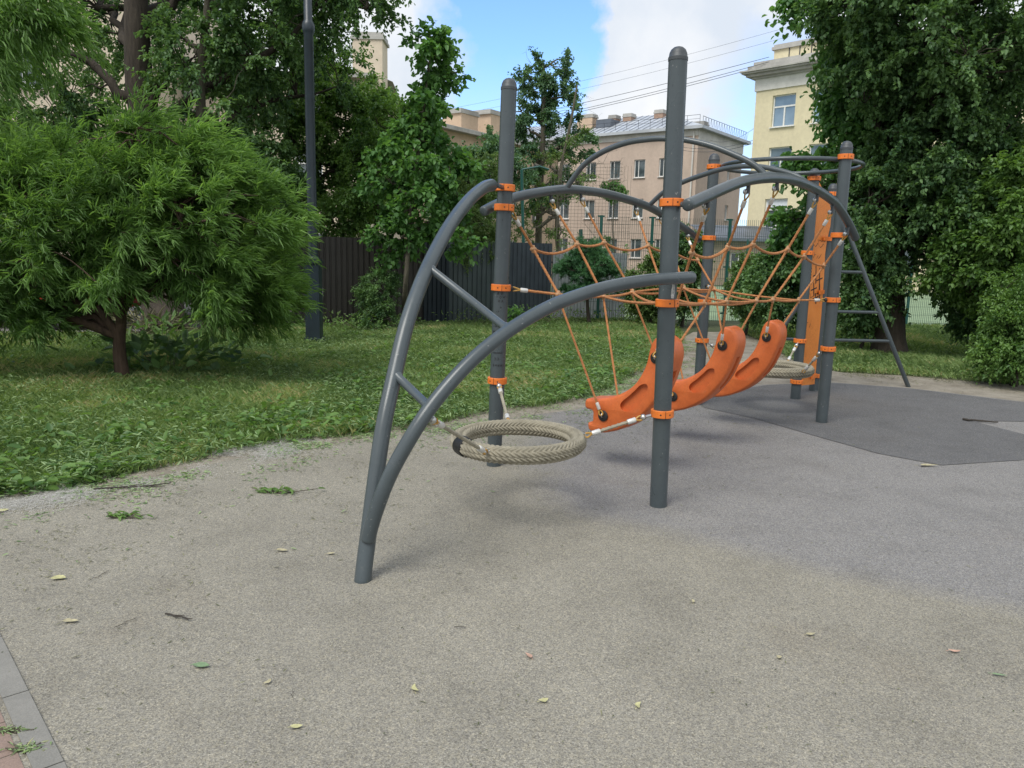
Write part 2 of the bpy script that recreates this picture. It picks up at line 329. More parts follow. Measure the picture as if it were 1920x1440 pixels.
def smoothc(pts, k=6, closed=False):
    P = [np.array(p, float) for p in pts]; n = len(P); out = []
    rng_ = range(n) if closed else range(n-1)
    for i in rng_:
        p1, p2 = P[i], P[(i+1) % n]
        p0 = P[(i-1) % n] if (closed or i > 0) else 2*p1-p2
        p3 = P[(i+2) % n] if (closed or i < n-2) else 2*p2-p1
        for j in range(k):
            t_ = j/k; out.append(.5*((2*p1)+(-p0+p2)*t_+(2*p0-5*p1+4*p2-p3)*t_**2+(-p0+3*p1-3*p2+p3)*t_**3))
    if not closed: out.append(P[-1])
    return out
def fast_mesh(name, V, F, mat, parent=None, tint=None, smooth=False):
    """V (n,3), F (m,k) all faces with the same number of corners"""
    me = bpy.data.meshes.new(name); org = ORG[parent.name] if parent is not None else np.zeros(3)
    V = np.asarray(V, np.float32)-org.astype(np.float32); F = np.asarray(F, np.int32); m, k = F.shape
    me.vertices.add(len(V)); me.vertices.foreach_set('co', V.ravel())
    me.loops.add(m*k); me.loops.foreach_set('vertex_index', F.ravel())
    me.polygons.add(m); me.polygons.foreach_set('loop_start', np.arange(0, m*k, k, dtype=np.int32))
    if tint is not None:
        a = me.attributes.new('tint', 'FLOAT', 'POINT'); a.data.foreach_set('value', np.asarray(tint, np.float32))
    me.materials.append(mat); me.update(calc_edges=True); me.validate()
    if smooth: me.polygons.foreach_set('use_smooth', [True]*m)
    o = bpy.data.objects.new(name, me); C.objects.link(o)
    if parent is not None: o.parent = parent
    ORG[o.name] = org; return o
def sheet(name, poly, z, mat, label=None, step=None):
    me = bpy.data.meshes.new(name); P = [Vector((p[0], p[1], z)) for p in poly]
    me.from_pydata([tuple(p) for p in P], [], [tuple(q) for q in tessellate_polygon([P])]); me.materials.append(mat)
    bm = bmesh.new(); bm.from_mesh(me)
    for f in bm.faces:
        if f.normal.z < 0: f.normal_flip()
    bm.to_mesh(me); bm.free()
    o = bpy.data.objects.new(name, me); C.objects.link(o); return tag(o, label, kind='structure')

# ------------------------------------------------------------------ ground
sheet('ground', [(-400, -60), (400, -60), (400, 700), (-400, 700)], -.012, M['soil'])
edge_px = [(-700, 1110), (-300, 1010), (0, 938), (100, 925), (200, 900), (350, 868), (560, 828), (700, 812), (800, 800), (900, 778), (1000, 765), (1080, 752), (1140, 730), (1200, 700), (1250, 668), (1282, 640)]
edgeL = [G(*p)[:2] for p in edge_px]
edgeR = [G(*p)[:2] for p in [(1385, 622), (1430, 640), (1480, 672), (1530, 690), (1580, 698), (1700, 704), (1800, 713), (1920, 722), (2250, 758)]]
farL = G(1262, 608)[:2]; farR = G(1400, 608)[:2]
sheet('rubber_surface', [(-9, -4)]+[tuple(p+np.array([.0, .35])) for p in edgeL]+[tuple(G(1300, 622)[:2]), tuple(G(1375, 622)[:2])]+[tuple(p) for p in edgeR]+[(22, 9), (14, -4)], -.004, M['sand'])
rp = [G(*p)[:2] for p in [(-900, 1250), (-300, 1030), (0, 955), (200, 915), (450, 858), (700, 822), (900, 790), (1080, 768), (1180, 742), (1290, 730), (1400, 722), (1560, 717), (1700, 727), (1920, 753), (2300, 800)]]
bpy.data.objects['rubber_surface'].name = 'bare_soil_strip'
sheet('rubber_surface', [(-9, -4)]+[tuple(p) for p in rp]+[(14, 6), (14, -4)], 0, M['rubber'])
dk = [G(*p)[:2] for p in [(1290, 745), (1321, 765), (1414, 785), (1543, 822), (1647, 851), (1765, 873), (1920, 863), (2100, 850), (2100, 820), (1920, 815), (1820, 789), (1920, 791), (2100, 795), (2100, 780), (1920, 755), (1699, 728), (1557, 718), (1440, 722)]]
sheet('dark_rubber_patch', dk, .004, M['darkrubber'])
sheet('sports_pitch', [(-.5, 19.3), (40, 19.9), (40, 44), (-.5, 44)], .0, M['turf'])
sheet('road', [tuple(G(-400, 628)[:2]), tuple(G(553, 617)[:2]), (-4.9, 17.4), (-5.0, 32), (-40, 32)], -.006, M['asphalt'])
# kerb and pavers, lower left corner
ka, kb = G(-10, 1168), G(131, 1450); kd = unit(kb-ka); kn = np.array([kd[1], -kd[0], 0]);
if kn[0] > 0: kn = -kn
mb = MB(); wK = .145
kw0 = G(0, 1305)-ka; wK = abs(kw0@kn); L0 = -3.0; segs = 0
jt = (G(45, 1300)-ka)@kd
for i in range(-5, 4):
    a0 = jt+i*.50+.003; c = ka+kd*(a0+.247)+kn*wK/2; mb.box((c[0], c[1], -.045), (.494, wK-.004, .104), (kd, kn, (0, 0, 1)))
o = mb.build('kerb', M['kerb'], smooth=0); tag(o, 'flush grey concrete kerb at the lower left corner', kind='structure')
mb = MB(); rr = random.Random(4)
for r in range(0, 8):
    for i in range(-12, 10):
        a0 = jt+.05+i*.205+(.1 if r % 2 else 0); c = ka+kd*a0+kn*(wK+.012+.055+r*.108); mb.box((c[0], c[1], -.05+rr.uniform(-.002, .001)), (.199, .102, .108), (kd, kn, (0, 0, 1)))
o = mb.build('paving', M['paver'], smooth=0); tag(o, 'reddish clay pavers beyond the kerb', kind='structure')

# ------------------------------------------------------------------ play frame geometry
PB, PC, PD, PE, PF, PG, PA = G(926, 872), G(1234, 948), G(1308, 758), G(1540, 792), G(1491, 748), G(1525, 733), G(680, 1088)
U = unit((PE-PC)+(PD-PB)); Wt = np.array([U[1], -U[0], 0.])
def ST(s, t_, z): return PB+U*s+Wt*t_+np.array([0, 0, z])
frame = thing('playground_climber', (PB+PE)/2, 'grey tubular steel climbing frame with orange collars, arched top rails and an orange climbing board', 'climbing frame')
RP = .054
posts = {}
for k, (b, h, lean) in dict(B=(PB, 2.73, (.055, .0)), C=(PC, 2.74, (-.032, 0)), D=(PD, 2.60, (.01, 0)), E=(PE, 2.635, (0, 0)), F=(PF, 2.53, (0, 0)), G=(PG, 2.43, (.02, 0))).items():
    top = b+np.array([lean[0], lean[1], h]); ax = unit(top-b); posts[k] = (b, ax)
    mb = MB(); mb.tube([b-ax*.01, b+ax*(h-.075)], RP, 28); p = mb.build('post', M['grey'], frame)
    mb = MB(); q = b+ax*(h-.078)
    mb.lathe(q, [(RP*.9, 0), (RP+.0025, .0), (RP+.0025, .018), (RP*.985, .022), (RP*.93, .042), (RP*.78, .060), (RP*.5, .073), (RP*.2, .078), (.0005, .0785)], 28, ax)
    mb.build('post_cap', M['cap'], p)
    posts[k] = (b, ax, p)
def onpost(k, z): b, ax, _ = posts[k]; return b+ax*(z/ax[2])
def collar(k, z, face=None, lug=True, h=.046):
    """clamp ring: two half shells with bolts; face = horizontal direction the split and bolt face"""
    b, ax, p = posts[k]; c = onpost(k, z); mb = MB(); ro = RP+.017
    mb.lathe(c-ax*h/2, [(RP+.001, 0), (ro-.003, 0), (ro, .003), (ro, h-.003), (ro-.003, h), (RP+.001, h)], 28, ax, closed=True)
    fd = unit(np.array([-c[0], -c[1], 0.]) if face is None else np.array(face, float)); sd = np.cross(ax, fd)
    mb.box(c+fd*(ro+.0005), (.0025, .0022, h+.001), (fd, sd, ax), 1)
    for sg in (-1, 1):
        q = c+fd*(ro-.002)*math.cos(.42*sg)+sd*(ro-.002)*math.sin(.42*sg); dd = unit(q-c)
        mb.lathe(q, [(.0052, 0), (.0052, .002), (.0001, .0025)], 10, dd, 1)
    return mb.build('collar', [M['orange'], M['black']], p)
for k, zs in dict(B=(2.0, 1.866, 1.309, .638), C=(1.868, 1.277, .597), D=(2.468, 1.755, 1.10, .691), E=(2.493, 1.787, 1.187, .722), F=(2.422, 1.631, .663, .201), G=(2.31, 1.80, .19)).items():
    for i, z in enumerate(zs):
        collar(k, z, face={0: (-.1, -1, 0), 1: (.5, -1, 0), 2: (.1, -1, 0), 3: (-.4, -1, 0)}[i])
def stub(a, b, r, name='bracket', par=None, mat='grey'):
    mb = MB(); mb.tube([a, b], r, 10); mb.lathe(np.array(a), [(0.001, 0), (r*1.7, 0), (r*1.7, .012), (r, .014)], 12, np.array(b)-np.array(a)); return mb.build(name, M[mat], par or frame)
RT = .0365
def arc(name, pts, r, par=None, dome=.35, k=8):
    mb = MB(); mb.tube(smoothc(pts, k), r, 20, True, dome); return mb.build(name, M['grey'], par or frame)
def PLT(px, py, t_): return onp(px, py, PB+Wt*t_, Wt)
Larc = [PLT(x, y, -.10) for x, y in [(907, 396), (935, 382), (970, 369), (1010, 361), (1057, 355.5), (1092, 357), (1137, 363.5), (1183, 376), (1218, 388.5), (1250, 407), (1286, 430), (1310, 449)]]
Rarc = [PLT(x, y, 1.46) for x, y in [(1289, 384.5), (1321, 370), (1357, 353.5), (1390, 341), (1424, 334.5), (1458, 333.5), (1491, 338.5), (1522, 351), (1549, 367), (1569, 384), (1587, 411), (1599, 434), (1604, 446)]]
arc('side_arch', Larc, RT); arc('side_arch', Rarc, RT)
def near(P, q):
    Q = np.array(smoothc(P, 12)); return Q[np.argmin(np.linalg.norm(Q-q, axis=1))]
def cross_arch(foot1, foot2, pix, r=.0215):
    d = foot2-foot1; d[2] = 0; n = unit(np.array([d[1], -d[0], 0])); P = [foot1]+[onp(x, y, foot1, n) for x, y in pix]+[foot2]
    arc('cross_arch', P, r)
f1 = near(Larc, PLT(1060, 352, -.1)); f2 = near(Rarc, PLT(1441, 332, 1.46))
cross_arch(f1, f2, [(1092, 312), (1128, 286), (1172, 268.5), (1218, 261), (1252, 260), (1286, 262.5), (1332, 273), (1378, 291), (1412, 308)])
f1 = near(Larc, PLT(1216, 385, -.1)); f2 = near(Rarc, PLT(1527, 352, 1.46))
cross_arch(f1, f2, [(1245, 360), (1282, 341), (1321, 327), (1355, 317), (1390, 312), (1424, 312.5), (1458, 319), (1495, 331)])
stub(onpost('C', 1.868)+U*.0, Rarc[0]+U*.01+Wt*-.01, .016); stub(onpost('E', 1.787), near(Rarc, onpost('E', 1.80)+Wt*.13), .016)
stub(onpost('B', 1.866), near(Larc, onpost('B', 1.87)-Wt*.1), .016); stub(onpost('D', 1.755), near(Larc, onpost('D', 1.75)-Wt*.1), .016)
# hoop above the far bay
hc = np.array([2.745, 7.98, 2.475]); mb = MB(); N = 64; mb.torus(hc, .665, .0205, (0, 0, 1), 72, 12); mb.build('hoop_rail', M['grey'], frame)
for k in 'DEF':
    p = onpost(k, hc[2]); d = hc-p; d[2] = 0; stub(p, hc-unit(d)*.665, .012)
# front arches
dAB = PB-PA; dAB[2] = 0; LAB = np.linalg.norm(dAB); dAB = unit(dAB); nAB = np.array([dAB[1], -dAB[0], 0])
A1 = [PA+dAB*a+np.array([0, 0, z]) for a, z in [(-.002, -.01), (.03, .10), (.067, .211), (.147, .453), (.24, .698), (.355, .906), (.523, 1.173), (.723, 1.385), (.958, 1.572), (1.216, 1.735), (1.504, 1.872), (1.771, 1.965), (1.93, 1.998), (1.975, 2.002)]]
arc('front_arch', A1, .0405)
stub(onpost('B', 2.0), onpost('B', 2.0)-dAB*.17, .015)
dAC = PC-PA; dAC[2] = 0; dAC = unit(dAC); nAC = np.array([dAC[1], -dAC[0], 0])
A2 = [onp(x, y, PA+nAC*q, nAC) for x, y, q in [(690, 1012, -.015), (697, 984, .0), (708, 950, .02), (725, 905, .045), (747, 860, .07), (785, 796, .09), (820, 747, .09), (870, 690, .09), (920, 645, .09), (975, 606, .09), (1040, 571, .09), (1110, 546, .09), (1170, 532, .09), (1230, 524, .09), (1297, 520, .09)]]
arc('front_arch', A2, .0355)
stub(onpost('C', 1.43), near(A2, onpost('C', 1.43)+nAC*.09), .02)
def strut(a, b, r=.0215): mb = MB(); d_ = (b-a)/np.linalg.norm(b-a); mb.tube([a, a+d_*.036, a+d_*.046, b-d_*.046, b-d_*.036, b], [r*1.3, r*1.25, r, r, r*1.25, r*1.3], 14); mb.build('strut', M['grey'], frame)
def near_px(P, px, py):
    Q = np.array(smoothc(P, 14)); r = unit(ray(px, py)); D = Q-EYE; t_ = D@r; return Q[np.argmin(np.linalg.norm(D-np.outer(t_, r), axis=1))]
strut(near_px(A1, 812, 503), near_px(A2, 957, 625)); strut(near_px(A1, 748, 703), near_px(A2, 817, 770)); strut(near_px(A1, 699, 945), near_px(A2, 712, 940), .016)
# marks on the second post (marker scribbles) and sticker remnant
def patch_on_post(k, z, ang, w, h, name, mat, strokes=None):
    b, ax, p = posts[k]; c = onpost(k, z); mb = MB(); base = math.atan2(-c[1], -c[0])+ang
    def P(u_, v_, r=RP+.0012): a = base+u_/RP; return c+np.array([math.cos(a)*r, math.sin(a)*r, v_])
    if strokes is None:
        nx, ny = 6, 4; v = [P(w*(i/nx-.5)+.003*math.sin(i*7+j*5), h*(j/ny-.5)+.004*math.sin(i*3+j*9)) for j in range(ny+1) for i in range(nx+1)]
        mb.add(v, [(j*(nx+1)+i, j*(nx+1)+i+1, (j+1)*(nx+1)+i+1, (j+1)*(nx+1)+i) for j in range(ny) for i in range(nx)])
    else:
        for st in strokes:
            for (x0, y0), (x1, y1) in zip(st[:-1], st[1:]):
                dx, dy = x1-x0, y1-y0; l = math.hypot(dx, dy) or 1; ox, oy = -dy/l*.0016, dx/l*.0016
                mb.add([P(x0+ox, y0+oy), P(x1+ox, y1+oy), P(x1-ox, y1-oy), P(x0-ox, y0-oy)], [(0, 1, 2, 3)])
    mb.build(name, M[mat], p, 0)
rr = random.Random(11)
def glyph(x, y, s, kind):
    g = {'33': [[(-1, 1), (0, 1), (-.4, .2), (0, -.5), (-1, -.8)]], 'A': [[(-.8, -1), (0, 1), (.7, -1)], [(-.4, -.2), (.4, -.2)]], 'B': [[(.5, 1), (-.6, 1), (-.6, -1), (.4, -1), (.5, 0), (-.6, .1)]],
         'H': [[(-.6, 1), (-.6, -1)], [(-.6, -.8), (.5, .8)], [(.5, 1), (.5, -1)]], '!': [[(0, 1), (0, -.3)], [(0, -.8), (0, -1)]], 'w': [[(-1, .8), (-.5, -.8), (0, .5), (.5, -.8), (1, .8)]], 'o': [[(0, 1), (-.7, 0), (0, -1), (.7, 0), (0, 1)]], '-': [[(-1, 0), (1, .1)]]}[kind]
    return [[(x+a*s, y+b*s) for a, b in st] for st in g]
def word(seq, y, s, x0=-.028):
    o = []
    for i, ch in enumerate(seq): o += glyph(x0+i*s*2.5, y+rr.uniform(-.2, .2)*s, s, ch)
    return o
for w_ in (word(['w', 'o', 'H', 'H', 'w', 'o'], .045, .0048), word(['33', '33'], .0, .009, -.014), word(['B', 'A', 'H', 'H', '!'], -.045, .0075)): patch_on_post('B', .80, -.1, 0, 0, 'marker_writing', 'ink', w_)
for w_ in (word(['H', 'o', 'H'], .04, .007), word(['-', 'w', 'o', '-'], .015, .007), word(['w', '-', 'w'], -.02, .009)): patch_on_post('B', 1.02, -.25, 0, 0, 'marker_writing', 'ink', w_)
for w_ in (word(['A', 'H'], .05, .011, -.02), word(['-', 'o', 'w', '-'], .025, .01), word(['H', 'A'], -.005, .009, -.012), word(['o'], -.05, .006, 0), word(['-', 'A'], -.08, .006, -.03)): patch_on_post('B', 1.22, .05, 0, 0, 'marker_writing', 'ink', w_)
patch_on_post('C', 1.35, .62, .022, .085, 'sticker', 'sticker')

# climbing board between the two far posts, with holds
dFG = PG-PF; dFG[2] = 0; LFG = np.linalg.norm(dFG); dFG = unit(dFG); nFG = np.array([dFG[1], -dFG[0], 0])
def BP(a, z, o_=0.): return PF+dFG*a+nFG*(o_-.10+.21*a)+np.array([0, 0, z])
ol = [(.15, .12), (.60, .10), (.615, .9), (.60, 1.35), (.575, 1.62), (.59, 1.78), (.64, 1.95), (.635, 2.10), (.56, 2.22), (.30, 2.41), (.20, 2.40), (.155, 2.2), (.15, 1.3)]
mb = MB(); n = len(ol)
for q in (-.008, .010): mb.add([BP(a, z, q) for a, z in ol], [])
mb.f.append(tuple(range(n))); mb.f.append(tuple(range(2*n-1, n-1, -1))); mb.mi += [0, 0]
for i in range(n): mb.f.append((i, (i+1) % n, n+(i+1) % n, n+i)); mb.mi.append(0)
board = mb.build('climbing_board', M['board'], frame, 0)
HC_ = dict(g=simple('green_hold', (.035, .075, .028), .7), r=simple('red_hold', (.30, .05, .04), .7), o=simple('ochre_hold', (.33, .20, .04), .7), b=simple('blue_grey_hold', (.09, .13, .17), .7))
for px, py, c, sz in [(1536, 409, 'g', .042), (1548, 425, 'o', .036), (1542, 470, 'g', .045), (1530, 477, 'r', .038), (1524, 546, 'r', .045), (1535, 557, 'r', .028), (1527, 606, 'o', .036), (1519, 614, 'r', .040), (1521, 684, 'b', .03), (1526, 520, 'o', .03)]:
    p = onp(px, py, BP(0, 0, .010), nFG); mb = MB(); a_ = [0, .9, 2.1, 3.0, 3.9, 5.2]
    v = [p+dFG*math.cos(x)*sz*1.5+np.array([0, 0, math.sin(x)*sz]) for x in a_]+[p+nFG*.045+dFG*math.cos(x)*sz*.8+np.array([0, 0, math.sin(x)*sz*.5+.012]) for x in a_]
    mb.add(v, [(i, (i+1) % 6, 6+(i+1) % 6, 6+i) for i in range(6)]+[(6, 7, 8, 9, 10, 11)]); mb.build('climbing_hold', HC_[c], board, 60)
mk = MB()
def flush():
    global mk
    mk.build('painted_scribble', M['ink'], board, 0); mk = MB()
for i in range(5):
    a, z = .20+.0*i, 1.42-.035*i; mk.add([BP(a, z, .0115), BP(a+.10, z+.05, .0115), BP(a+.10, z+.032, .0115), BP(a, z-.018, .0115)], [(0, 1, 2, 3)])
flush()
for i, (a, z, s_) in enumerate([(.38, 1.36, .13), (.47, 1.31, .16), (.36, 1.20, .10), (.50, 1.16, .12), (.42, 1.10, .08)]):
    mk.add([BP(a, z+s_, .0115), BP(a+.018, z+s_, .0115), BP(a+.05, z-s_*.5, .0115), BP(a+.03, z-s_*.6, .0115)], [(0, 1, 2, 3)])
    mk.add([BP(a-.04, z+.02, .0117), BP(a+.09, z+.05, .0117), BP(a+.09, z+.035, .0117), BP(a-.04, z+.005, .0117)], [(0, 1, 2, 3)])
def scrawl(y, x0, x1, h, n_, seed):
    r_ = random.Random(seed); P_ = [(x0+(x1-x0)*i/n_+r_.uniform(-.01, .01), y+r_.uniform(-h, h)) for i in range(n_+1)]
    for (xa, ya), (xb, yb) in zip(P_[:-1], P_[1:]): mk.add([BP(xa, ya+.003, .0113), BP(xb, yb+.003, .0113), BP(xb+.004, yb-.003, .0113), BP(xa+.004, ya-.003, .0113)], [(0, 1, 2, 3)])
    flush()
flush()
scrawl(1.78, .16, .55, .03, 16, 1); scrawl(1.72, .2, .56, .025, 14, 2); scrawl(1.60, .14, .48, .03, 14, 3); scrawl(1.13, .25, .5, .05, 9, 5); scrawl(.8, .2, .4, .08, 8, 6)
for z, k_ in ((1.80, 'G'), (1.631, 'F'), (1.19, 'G'), (.663, 'F'), (.201, 'G')):
    mb = MB(); mb.box(BP(.12 if k_ == 'F' else LFG-.16, z, .022), (.20, .012, .045), (dFG, nFG, (0, 0, 1))); mb.build('board_clamp', M['orange'], frame, 0)
# ladder triangle behind the far posts
YL = 9.63; ap = np.array([4.07, YL, 1.92]); la = np.array([2.94, YL-.08, 0]); lb = G(1703, 725)
mb = MB(); mb.tube([la-unit(ap-la)*.02, ap], .027, 14); mb.tube([lb-unit(ap-lb)*.02, ap], .027, 14, dome=.4); lad = mb.build('ladder', M['grey'], frame)
for z in (.575, .93, 1.42):
    a = la+(ap-la)*(z/ap[2]); b = lb+(ap-lb)*(z/ap[2]); mb = MB(); mb.tube([a, b], .019, 12); mb.build('rung', M['grey'], lad)
mb = MB(); mb.tube([ap-np.array([0, 0, .05]), onpost('G', 1.86)], .02, 12); mb.build('bracket', M['grey'], frame)

# ------------------------------------------------------------------ rope parts
def tear(mb, a, b, w, r, mi=0):
    """loop of rope/thimble from point a (eye) to b (ferrule end)"""
    a = np.array(a, float); b = np.array(b, float); d = b-a; L = np.linalg.norm(d); d = d/L
    v = unit(np.cross(d, unit((a-EYE)))); pts = []
    for i in range(14):
        th = 2*math.pi*i/14; x = math.cos(th); pts.append(a+d*(L*.5-L*.5*x)+v*w*math.sin(th)*(.55+.45*x))
    pts.append(pts[0]); mb.tube(pts, r, 7, mi=mi)
def hanger(par, a, b, r=.008, mat='net', loop=.055, ends=(1, 1), sag=0.):
    """rope a->b with thimble loops and ferrules at the wanted ends"""
    a = np.array(a, float); b = np.array(b, float); d = unit(b-a); L = np.linalg.norm(b-a); a2 = a+d*loop if ends[0] else a; b2 = b-d*loop if ends[1] else b
    mb = MB(); pts = [a2+(b2-a2)*t_+np.array([0, 0, -sag*4*t_*(1-t_)]) for t_ in np.linspace(0, 1, 9)]
    mb.rope(pts, r); o = mb.build('rope', M[mat], par)
    for e, p, q, dd in ((ends[0], a, a2, d), (ends[1], b, b2, -d)):
        if not e: continue
        mb = MB(); tear(mb, p, q, .020, .0058); mb.build('thimble', M['thimble'], o)
        mb = MB(); mb.lathe(q, [(.0001, -.004), (r*1.45, -.004), (r*1.6, 0), (r*1.6, .045), (r*1.35, .05), (.0001, .05)], 12, dd); mb.build('ferrule', M['ferrule'], o)
    return o
# climbing net
net = thing('climbing_net', ST(1.67, .67, 0), 'sagging orange brown rope net strung between the two side arches', 'climbing net')
Lh = [None, (1033, 372), (1090, 369), (1192, 388), (1238, 406), (1288, 438)]
hangL = [onpost('B', 1.84)+U*.06+Wt*.02]+[PLT(x, y, -.10)+np.array([0, 0, -.0]) for x, y in Lh[1:]]
Rh = [(1327, 379), (1403, 353), (1457, 348), (1532, 370), (1560, 393), (1588, 434)]
hangR = [PLT(x, y, 1.46) for x, y in Rh]
n1L = [PLT(x, y, .08) for x, y in [(1000, 467), (1082, 458), (1133, 455), (1215, 461), (1262, 472), (1308, 488)]]
n1R = [PLT(x, y, 1.26) for x, y in [(1297, 474), (1365, 463), (1412, 458), (1477, 467), (1508, 481), (1545, 498)]]
n2L = [PLT(x, y, .30) for x, y in [(1047, 552), (1132, 556), (1186, 548), (1246, 549), (1283, 541), (1340, 543)]]
n2R = [PLT(x, y, 1.10) for x, y in [(1268, 571), (1321, 569), (1362, 565), (1418, 564), (1449, 562), (1497, 563)]]
R0 = .0098
for hs, a1, a2 in ((hangL, n1L, n2L), (hangR, n1R, n2R)):
    for i, (h_, p, q) in enumerate(zip(hs, a1, a2)):
        hh = h_+np.array([0, 0, -.022]) if (i or hs is hangR) else h_
        o = hanger(net, hh, p, R0, ends=(1, 0), loop=.075)
        if i or hs is hangR:
            aa = near(Larc if hs is hangL else Rarc, h_); mb = MB(); mb.tube([aa, hh+np.array([0, 0, -.012])], .014, 8); mb.build('hook', M['cap'], o); mb = MB(); mb.ball(hh+(Wt if hs is hangL else -Wt)*.016, .020, 10); mb.build('bolt_head', M['steel'], o)
        mb = MB(); mb.rope([p, q], R0); mb.build('rope', M['net'], net)
def bow(a, b, sag, n=10):
    return [a+(b-a)*t_+np.array([0, 0, -sag*4*t_*(1-t_)]) for t_ in np.linspace(0, 1, n)]
for a1 in (n1L, n1R):
    for i in range(5):
        mb = MB(); mb.rope(bow(a1[i], a1[i+1], .022+.03*(i in (0, 2))), R0*1.05); mb.build('rope', M['net'], net)
bC, bD, bB, bE = onpost('C', 1.277), onpost('D', 1.27), onpost('B', 1.309), onpost('E', 1.187)
def row(pts, r=.0105, sag=.01):
    P = []
    for a, b in zip(pts[:-1], pts[1:]): P += bow(a, b, sag, 7)[:-1]
    mb = MB(); mb.rope(P+[pts[-1]], r); return mb.build('rope', M['net'], net)
row([n2L[0], n2L[1], n2L[2], n2L[3], n2L[4], n2L[5]]); row([bC+U*.05, n2R[1], n2R[2], n2R[3], n2R[4], n2R[5]])
for a, b in ((bB+unit(n2L[0]-bB)*.06, n2L[0]), (bD+unit(n2L[5]-bD)*.06, n2L[5]), (bE+unit(n2R[5]-bE)*.06, n2R[5])):
    o = hanger(net, a, b, R0, ends=(1, 0), loop=.085)
    mb = MB(); mb.tube([a-unit(b-a)*.05, a+unit(b-a)*.02], .010, 8); mb.ball(a+unit(b-a)*.012, .022, 10); mb.build('shackle', M['black'], o)
for a, b, sg in ((n2L[1], bC, .02), (n2L[2], bC, .03), (n2L[3], n2R[1], .03), (n2L[4], n2R[2], .02), (n2L[5], n2R[3], .02), (n2L[4], n2L[5], .03), (n2L[2], n2L[4], -.01), (n2R[1], n2R[3], .02), (n2L[5], n2R[5], .01)):
    mb = MB(); mb.rope(bow(a, b, sg), R0*.95); mb.build('rope', M['net'], net)
for P in (n1L, n1R, n2L[:], n2R[1:]):
    for p in P:
        mb = MB(); mb.ball(p, .0185, 10); mb.tube([p-U*.024, p+U*.024], .0135, 8, dome=.5); mb.tube([p+np.array([0, 0, -.024]), p+np.array([0, 0, .022])], .0125, 8, dome=.5); mb.build('knot', M['knot'], net)

# swinging beams
out = [(.447, .445), (.450, .482), (.470, .499), (.54, .508), (.648, .529), (.74, .566), (.838, .633), (.905, .722), (.945, .818), (.963, .909), (.985, .972), (1.025, 1.010), (1.078, 1.005), (1.122, .965), (1.142, .89), (1.130, .80), (1.095, .686), (1.04, .57), (.952, .455), (.865, .375), (.75, .305), (.66, .272), (.60, .257), (.541, .250), (.50, .258), (.483, .280), (.481, .318), (.516, .330), (.520, .37), (.514, .412), (.462, .420)]
hole = [(.757, .486), (.775, .457), (.814, .452), (.87, .478), (.92, .53), (.96, .60), (.972, .645), (.958, .668), (.915, .658), (.87, .612), (.82, .563), (.77, .518)]
def inset(P, d):
    P = np.array(P); n = len(P); o = []
    for i in range(n):
        e1 = P[i]-P[i-1]; e2 = P[(i+1) % n]-P[i]; n1 = np.array([e1[1], -e1[0]])/max(1e-9, np.linalg.norm(e1)); n2 = np.array([e2[1], -e2[0]])/max(1e-9, np.linalg.norm(e2))
        b = n1+n2; b = b/max(.35, np.linalg.norm(b)); o.append(P[i]+b*d)
    return np.array(o)
def sm2(P, k): return np.array([p[:2] for p in smoothc([(a, b, 0) for a, b in P], k, True)])
O2 = sm2(out, 4); H2 = sm2(hole, 4)
